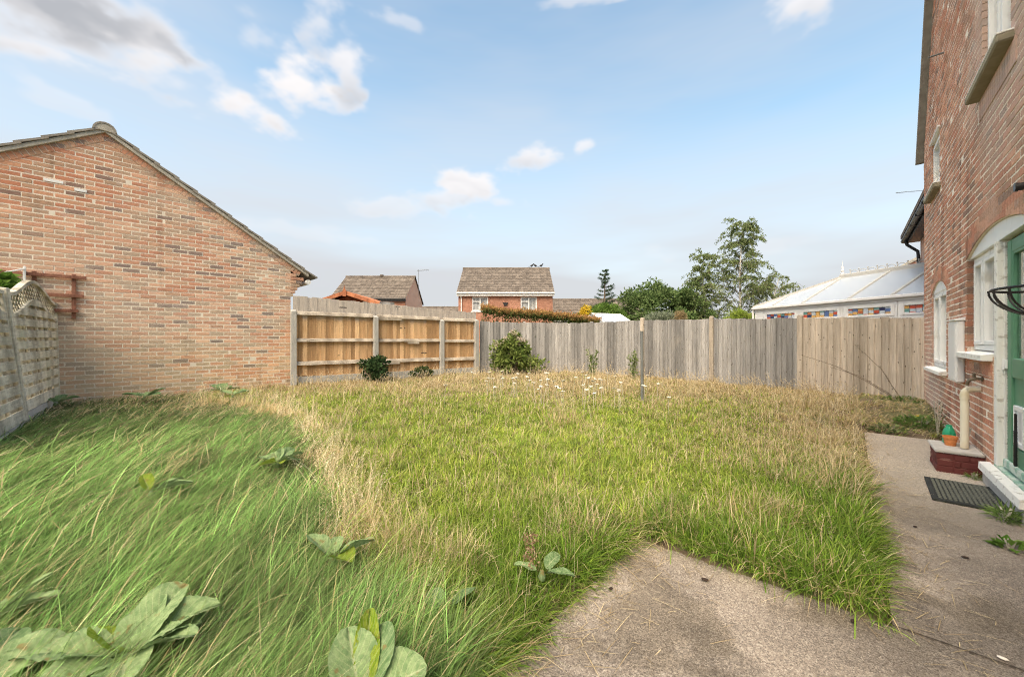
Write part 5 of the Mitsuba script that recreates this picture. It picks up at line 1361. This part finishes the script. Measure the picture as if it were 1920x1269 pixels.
def ribbons(x, y, z, az, L, w, lean0, lean1, col, tipcol, segs=3, side=None):
    """Tapering curved blades. lean0, lean1: angle from upright at the root and at the tip."""
    n = len(x)
    ts = np.linspace(0, 1, segs + 1)
    P = np.zeros((n, segs + 1, 3)); P[:, 0] = np.stack([x, y, z], 1)
    dirx, diry = np.sin(az), np.cos(az)
    for k in range(segs):
        a = lean0 + (lean1 - lean0) * (ts[k] + .5 / segs)
        l = L / segs
        P[:, k + 1] = P[:, k] + np.stack([dirx * np.sin(a) * l, diry * np.sin(a) * l, np.cos(a) * l], 1)
    sa = az + np.pi / 2 if side is None else side
    Sd = np.stack([np.sin(sa), np.cos(sa), 0 * sa], 1)
    wk = np.array([.8, 1.0, .75, .45, .3])[:segs] if segs <= 5 else np.linspace(1, .3, segs)
    V, Cc = [], []
    for k in range(segs):
        V += [P[:, k] - Sd * (w * wk[k] / 2)[:, None], P[:, k] + Sd * (w * wk[k] / 2)[:, None]]
        c = col + (tipcol - col) * ts[k] ** 1.5
        Cc += [c, c]
    V.append(P[:, segs]); Cc.append(tipcol)
    m = 2 * segs + 1
    V = np.stack(V, 1).reshape(-1, 3); Cc = np.stack(Cc, 1).reshape(-1, 3)
    F = []
    for k in range(segs - 1):
        F += [[2 * k, 2 * k + 1, 2 * k + 3], [2 * k, 2 * k + 3, 2 * k + 2]]
    F.append([2 * segs - 2, 2 * segs - 1, 2 * segs])
    F = (np.arange(n)[:, None, None] * m + np.array(F)[None]).reshape(-1, 3)
    return V, F, Cc, P


def join(parts):
    V, F, Cc, o = [], [], [], 0
    for v, f, c in parts:
        V.append(v); F.append(f + o); Cc.append(c); o += len(v)
    return trimesh.Trimesh(np.vstack(V), np.vstack(F), process=False), np.clip(np.vstack(Cc), .003, .95)


def grass_colour(n, straw, long_, lush, n2, rg, y, strip=None):
    green = tint(n, (.23, .335, .045), (.42, .50, .11), rg, .26)
    gl = tint(n, (.090, .220, .045), (.255, .405, .125), rg, .36)
    gd = tint(n, (.12, .23, .03), (.25, .36, .06), rg, .26)
    c = green * (1 - long_[:, None]) + gl * long_[:, None]
    c = c * (1 - lush[:, None]) + gd * lush[:, None]
    c *= (1 + .5 * n2)[:, None]
    st = tint(n, (.46, .35, .18), (.70, .60, .38), rg, .14)
    s = rg.random(n) < straw
    if strip is not None: st = st * (1 + .22 * S(.2, .6, strip))[:, None]
    return np.where(s[:, None], st, c), st, s


# lawn blades, most of them growing in tufts
tx, ty, tr_, rg = sample(17000, -.30, 101)
nt = len(tx); ts_ = np.exp(rg.normal(0, .38, nt)); thue = rg.normal(0, 1, nt)
k = rg.integers(0, nt, 330000)
off = np.abs(rg.normal(0, .055, len(k))) * ts_[k]; oa = rg.random(len(k)) * 6.283
x1_, y1_ = tx[k] + off * np.sin(oa), ty[k] + off * np.cos(oa)
x2_, y2_, _, _ = sample(170000, -.30, 111)
x = np.concatenate([x1_, x2_]); y = np.concatenate([y1_, y2_])
tuft = np.concatenate([np.ones(len(x1_)), np.zeros(len(x2_))]); tsz = np.concatenate([ts_[k], np.full(len(x2_), .75)]); thu = np.concatenate([thue[k], rg.normal(0, 1, len(x2_))])
taz = np.concatenate([oa, rg.random(len(x2_)) * 6.283]); toff = np.concatenate([off, np.full(len(x2_), .05)])
ok = shapely.contains_xy(lawn_poly, x, y)
x, y, tuft, tsz, thu, taz, toff = [q[ok] for q in (x, y, tuft, tsz, thu, taz, toff)]
r = np.hypot(x, y)
u, n_, n1, n2, n3, long_, strip, edge, straw, lush = zones(x, y)
wk = np.ones(len(x))
for a_, b_ in WEEDS: wk *= np.clip(np.hypot(x - a_, y - b_) / .16, .3, 1)
bed = (u > 1.9) & (n_ < .85)
keep = rg.random(len(x)) < wk * (1 - .80 * long_) * np.where(bed, .75, 1)
x, y, r, u, n_, n1, n2, n3, long_, strip, edge, straw, lush, tuft, tsz, thu, taz, toff, bed = [q[keep] for q in (x, y, r, u, n_, n1, n2, n3, long_, strip, edge, straw, lush, tuft, tsz, thu, taz, toff, bed)]
N = len(x)
col, st, iss = grass_colour(N, straw, long_, lush, n2, rg, y, strip)
col = np.where(iss[:, None], col, col * np.stack([1 + .16 * thu, 1 + .10 * thu, 1 + .05 * thu], 1).clip(.55, 1.5))
mound = np.clip(.5 + 1.6 * n2 + .9 * n1, .1, 1.4)
L = (.055 + .085 * mound * tsz + .075 * lush) * (.6 + .7 * rg.random(N)) * (1 + .55 * iss * rg.random(N) + .5 * strip)
L *= np.where(bed, .55, 1) * (1 - .15 * S(5, 8, y))
oaz = np.where(edge > 9, taz, np.arctan2(-HF[0, 1], -HF[1, 1]))
oaz = np.where((u < -2.75) & (n_ < 2.05), np.arctan2(-HF[0, 0], -HF[1, 0]), oaz)
e_ = S(.22, .0, edge) * (rg.random(N) < .8)
az = taz + rg.normal(0, .7, N)
wind = fb(x, y, .8, 47) * 6
az = np.where(rg.random(N) < .30, wind + rg.normal(0, .6, N), az)
az = np.where(rg.random(N) < e_, oaz + rg.normal(0, .6, N), az)
l0 = np.clip(.10 + 4.2 * toff * tuft + rg.normal(0, .22, N), 0, 1.3) + .2 * e_
l1 = np.minimum(l0 + np.abs(rg.normal(.75, .55, N)) + .5 * e_, 2.3)
w = (.0022 + .00115 * r) * (.7 + .6 * rg.random(N)) * np.where(iss, .8, 1.0)
z = ground_z(x, y) - .01
yl = rg.random((N, 1)) < .16
tipc = np.where(yl, col * .5 + st * .5, col * 1.1)
V, F, Cc, _ = ribbons(x, y, z, az, L, w, l0, l1, col, tipc, 3, az + np.pi / 2 + rg.normal(0, .5, N))
gm, gc = join([(V, F, Cc)])
k = thing('lawn_grass', 'overgrown yellow green lawn grass with straw coloured patches', 'grass', kind='stuff')
scene[k] = mikit.ply(gm, 'grass_mat', color=gc)

# long grass lying over at the left
x, y, r, rg = sample(400000, -.36, 102, rmax=9.5)
u, n_, n1, n2, n3, long_, strip, edge, straw, lush = zones(x, y)
wk = np.ones(len(x))
for a_, b_ in WEEDS: wk *= np.clip(np.hypot(x - a_, y - b_) / .20, .25, 1)
keep = rg.random(len(x)) < long_ * wk
x, y, r, n1, n2, long_, straw, lush, strip, edge = [q[keep] for q in (x, y, r, n1, n2, long_, straw, lush, strip, edge)]
N = len(x)
col, st, iss = grass_colour(N, straw * .70 + .02, long_, lush * 0, n2, rg, y)
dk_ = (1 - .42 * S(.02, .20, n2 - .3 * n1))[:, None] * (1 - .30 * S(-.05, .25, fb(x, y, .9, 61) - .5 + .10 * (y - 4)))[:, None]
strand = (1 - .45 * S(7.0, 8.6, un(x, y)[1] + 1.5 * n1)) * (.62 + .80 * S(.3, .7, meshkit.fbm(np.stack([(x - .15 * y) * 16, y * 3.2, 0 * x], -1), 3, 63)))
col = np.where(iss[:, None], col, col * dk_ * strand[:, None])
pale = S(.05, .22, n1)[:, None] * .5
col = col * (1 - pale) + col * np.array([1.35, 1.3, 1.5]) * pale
sw = (fb(x, y, .7, 48) - .5) * 2.2 + .10 + (fb(x, y, 2.3, 49) - .5) * 1.2
az = sw + rg.normal(0, .42, N) + np.where(rg.random(N) < .12, rg.normal(0, 1.3, N), 0)
L = (.18 + .28 * rg.random(N)) * (1 + .5 * n1)
lift = .10 * rg.random(N) ** 1.5 + np.clip(.16 * (n1 + n2 + .25), 0, .22) * rg.random(N)
l0 = np.clip(rg.normal(.95, .28, N), .05, 1.5); l1 = np.clip(rg.normal(1.75, .25, N), 1.0, 2.3)
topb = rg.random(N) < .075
col = np.where(topb[:, None], np.where((rg.random(N) < .3)[:, None], st, col * 1.28 + .015), col * .92)  # top blades coloured brighter as if lit, the rest darker like shaded gaps
lift = np.where(topb, lift + .035, lift); L = np.where(topb, L * 1.05, L) * (1 - .45 * S(3.2, 6.0, y))
lift = lift * (1 - .6 * S(3.2, 6.0, y))
w = (.0014 + .0010 * r) * (.7 + .6 * rg.random(N)) * np.where(topb, 1.3, 1.0)
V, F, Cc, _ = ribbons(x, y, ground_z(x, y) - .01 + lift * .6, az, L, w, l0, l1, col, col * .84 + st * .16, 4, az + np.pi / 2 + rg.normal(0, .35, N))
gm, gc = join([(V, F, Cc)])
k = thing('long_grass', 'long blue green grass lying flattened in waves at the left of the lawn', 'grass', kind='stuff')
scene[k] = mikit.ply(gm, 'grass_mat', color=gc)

# dry stems with seed heads
x, y, r, rg = sample(60000, -.1, 103)
u, n_, n1, n2, n3, long_, strip, edge, straw, lush = zones(x, y)
keep = rg.random(len(x)) < np.clip(.04 + .34 * straw ** 2 + .95 * strip + .17 * long_, 0, 1) * np.where((u > 1.9) & (n_ < .85), .1, 1)
x, y, r, n1, n2, long_, straw, strip, edge, u, n_ = [q[keep] for q in (x, y, r, n1, n2, long_, straw, strip, edge, u, n_)]
N = len(x)
col = tint(N, (.52, .41, .24), (.78, .69, .50), rg, .10) * (1 + .25 * S(.2, .5, strip))[:, None]
L = (.22 + .20 * rg.random(N) + .22 * strip * rg.random(N) + .06 * S(5, 9, y)) * (.7 + .4 * rg.random(N))
az = np.where(rg.random(N) < .6, (fb(x, y, .5, 50) - .5) * 5 + rg.normal(0, .5, N), rg.random(N) * 6.28)
az = np.where((strip > .4) & (rg.random(N) < .7), rg.normal(-.5, .4, N), az)
az = np.where((long_ > .5), rg.normal(.2, .35, N), az)
l0 = np.abs(rg.normal(.12, .15, N)) + .6 * long_; l1 = l0 + np.abs(rg.normal(.7, .45, N)) + .5 * long_
w = .0016 + .00062 * r
V, F, Cc, P = ribbons(x, y, ground_z(x, y) - .01, az, L, w, l0, l1, col, col, 5, rg.random(N) * 6.28)
prts = [(V, F, Cc)]
hs = np.nonzero(rg.random(N) < .6)[0]
for q in range(7):
    t_ = .62 + .40 * (q / 6); k0 = np.minimum((t_ * 5), 4.999); i0 = int(k0); f = k0 - i0
    b = P[hs, i0] * (1 - f) + P[hs, i0 + 1] * f
    dv = unit(P[hs, 5] - P[hs, 3] + rg.normal(0, .09, (len(hs), 3)))
    lm, lc = leaves(b, dv, rg.normal(size=(len(hs), 3)), (.016 + .0018 * r[hs]) * (1.1 - .6 * q / 6), .0035 + .0009 * r[hs], col[hs] * (.85 + .25 * rg.random((len(hs), 1))), rg)
    prts.append((lm.vertices, lm.faces, lc))
gm, gc = join(prts)
k = thing('dry_grass', 'tall straw coloured dry grass stems with seed heads', 'grass', kind='stuff')
scene[k] = mikit.ply(gm, 'grass_mat', color=gc)

# dry stalks lying on the concrete along the grass edge
rg = r_(120); N = 950
uu = rg.uniform(-5.2, 1.9, N); nn = np.where(uu < -3.1, 2.1, .85) - np.abs(rg.normal(0, .22, N)) + .03
q = (uu > -3.25) & (uu < -2.6) & (rg.random(N) < .5); uu = np.where(q, -3.1 - np.abs(rg.normal(0, .12, N)), uu); nn = np.where(q, rg.uniform(.5, 2.0, N), nn)
W_ = HF @ np.stack([uu, nn, 0 * uu, np.ones(N)])
cc = tint(N, (.30, .22, .12), (.62, .52, .33), rg, .15)
V, F, Cc, _ = ribbons(W_[0], W_[1], np.full(N, .014), rg.random(N) * 6.28, .05 + .16 * rg.random(N) ** 2, np.full(N, .0032), rg.normal(1.52, .05, N), rg.normal(1.62, .06, N), cc, cc, 3)
gm, gc = join([(V, F, Cc)])
k = thing('dry_litter', 'dry grass stalks scattered on the concrete beside the lawn', 'litter', kind='stuff')
scene[k] = mikit.ply(gm, 'grass_mat', color=gc)

# yarrow flowers
mat('yarrow_mat', (.60, .57, .50), .8)
rg = r_(104)
yx = np.concatenate([rg.normal(.05, .85, 30), rg.normal(1.9, .75, 16), rg.uniform(-.9, 2.6, 10)]); yy = np.concatenate([rg.normal(7.3, .75, 30), rg.normal(7.9, .6, 16), rg.uniform(5.8, 8.8, 10)])
for i, (a, b) in enumerate(zip(yx, yy)):
    g = float(ground_z(a, b)); h_ = .30 + .16 * rg.random(); lx, ly = rg.normal(0, .04, 2)
    kf = thing('yarrow', 'white flat-topped yarrow flower standing in the lawn', 'flower', 'white yarrow flowers in the middle of the lawn')
    part(kf, 'stem', tube([(a, b, g), (a + lx * .4, b + ly * .4, g + h_ * .6), (a + lx, b + ly, g + h_)], .004, 4, cap=False), 'weave_mat')
    hd_ = []
    for j in range(9):
        rr, an = .034 * math.sqrt(j / 9), j * 2.4
        s_ = trimesh.creation.icosphere(1, .013); s_.apply_scale([1, 1, .45]); s_.apply_translation([a + lx + rr * math.cos(an), b + ly + rr * math.sin(an), g + h_ + .004 * rg.normal() - .004]); hd_.append(s_)
    hm = cat(hd_); hm.apply_transform(trimesh.transformations.rotation_matrix(rg.normal(0, .25), [rg.normal(), rg.normal(), .01], [a + lx, b + ly, g + h_]))
    part(kf, 'flower_head', hm, 'yarrow_mat')
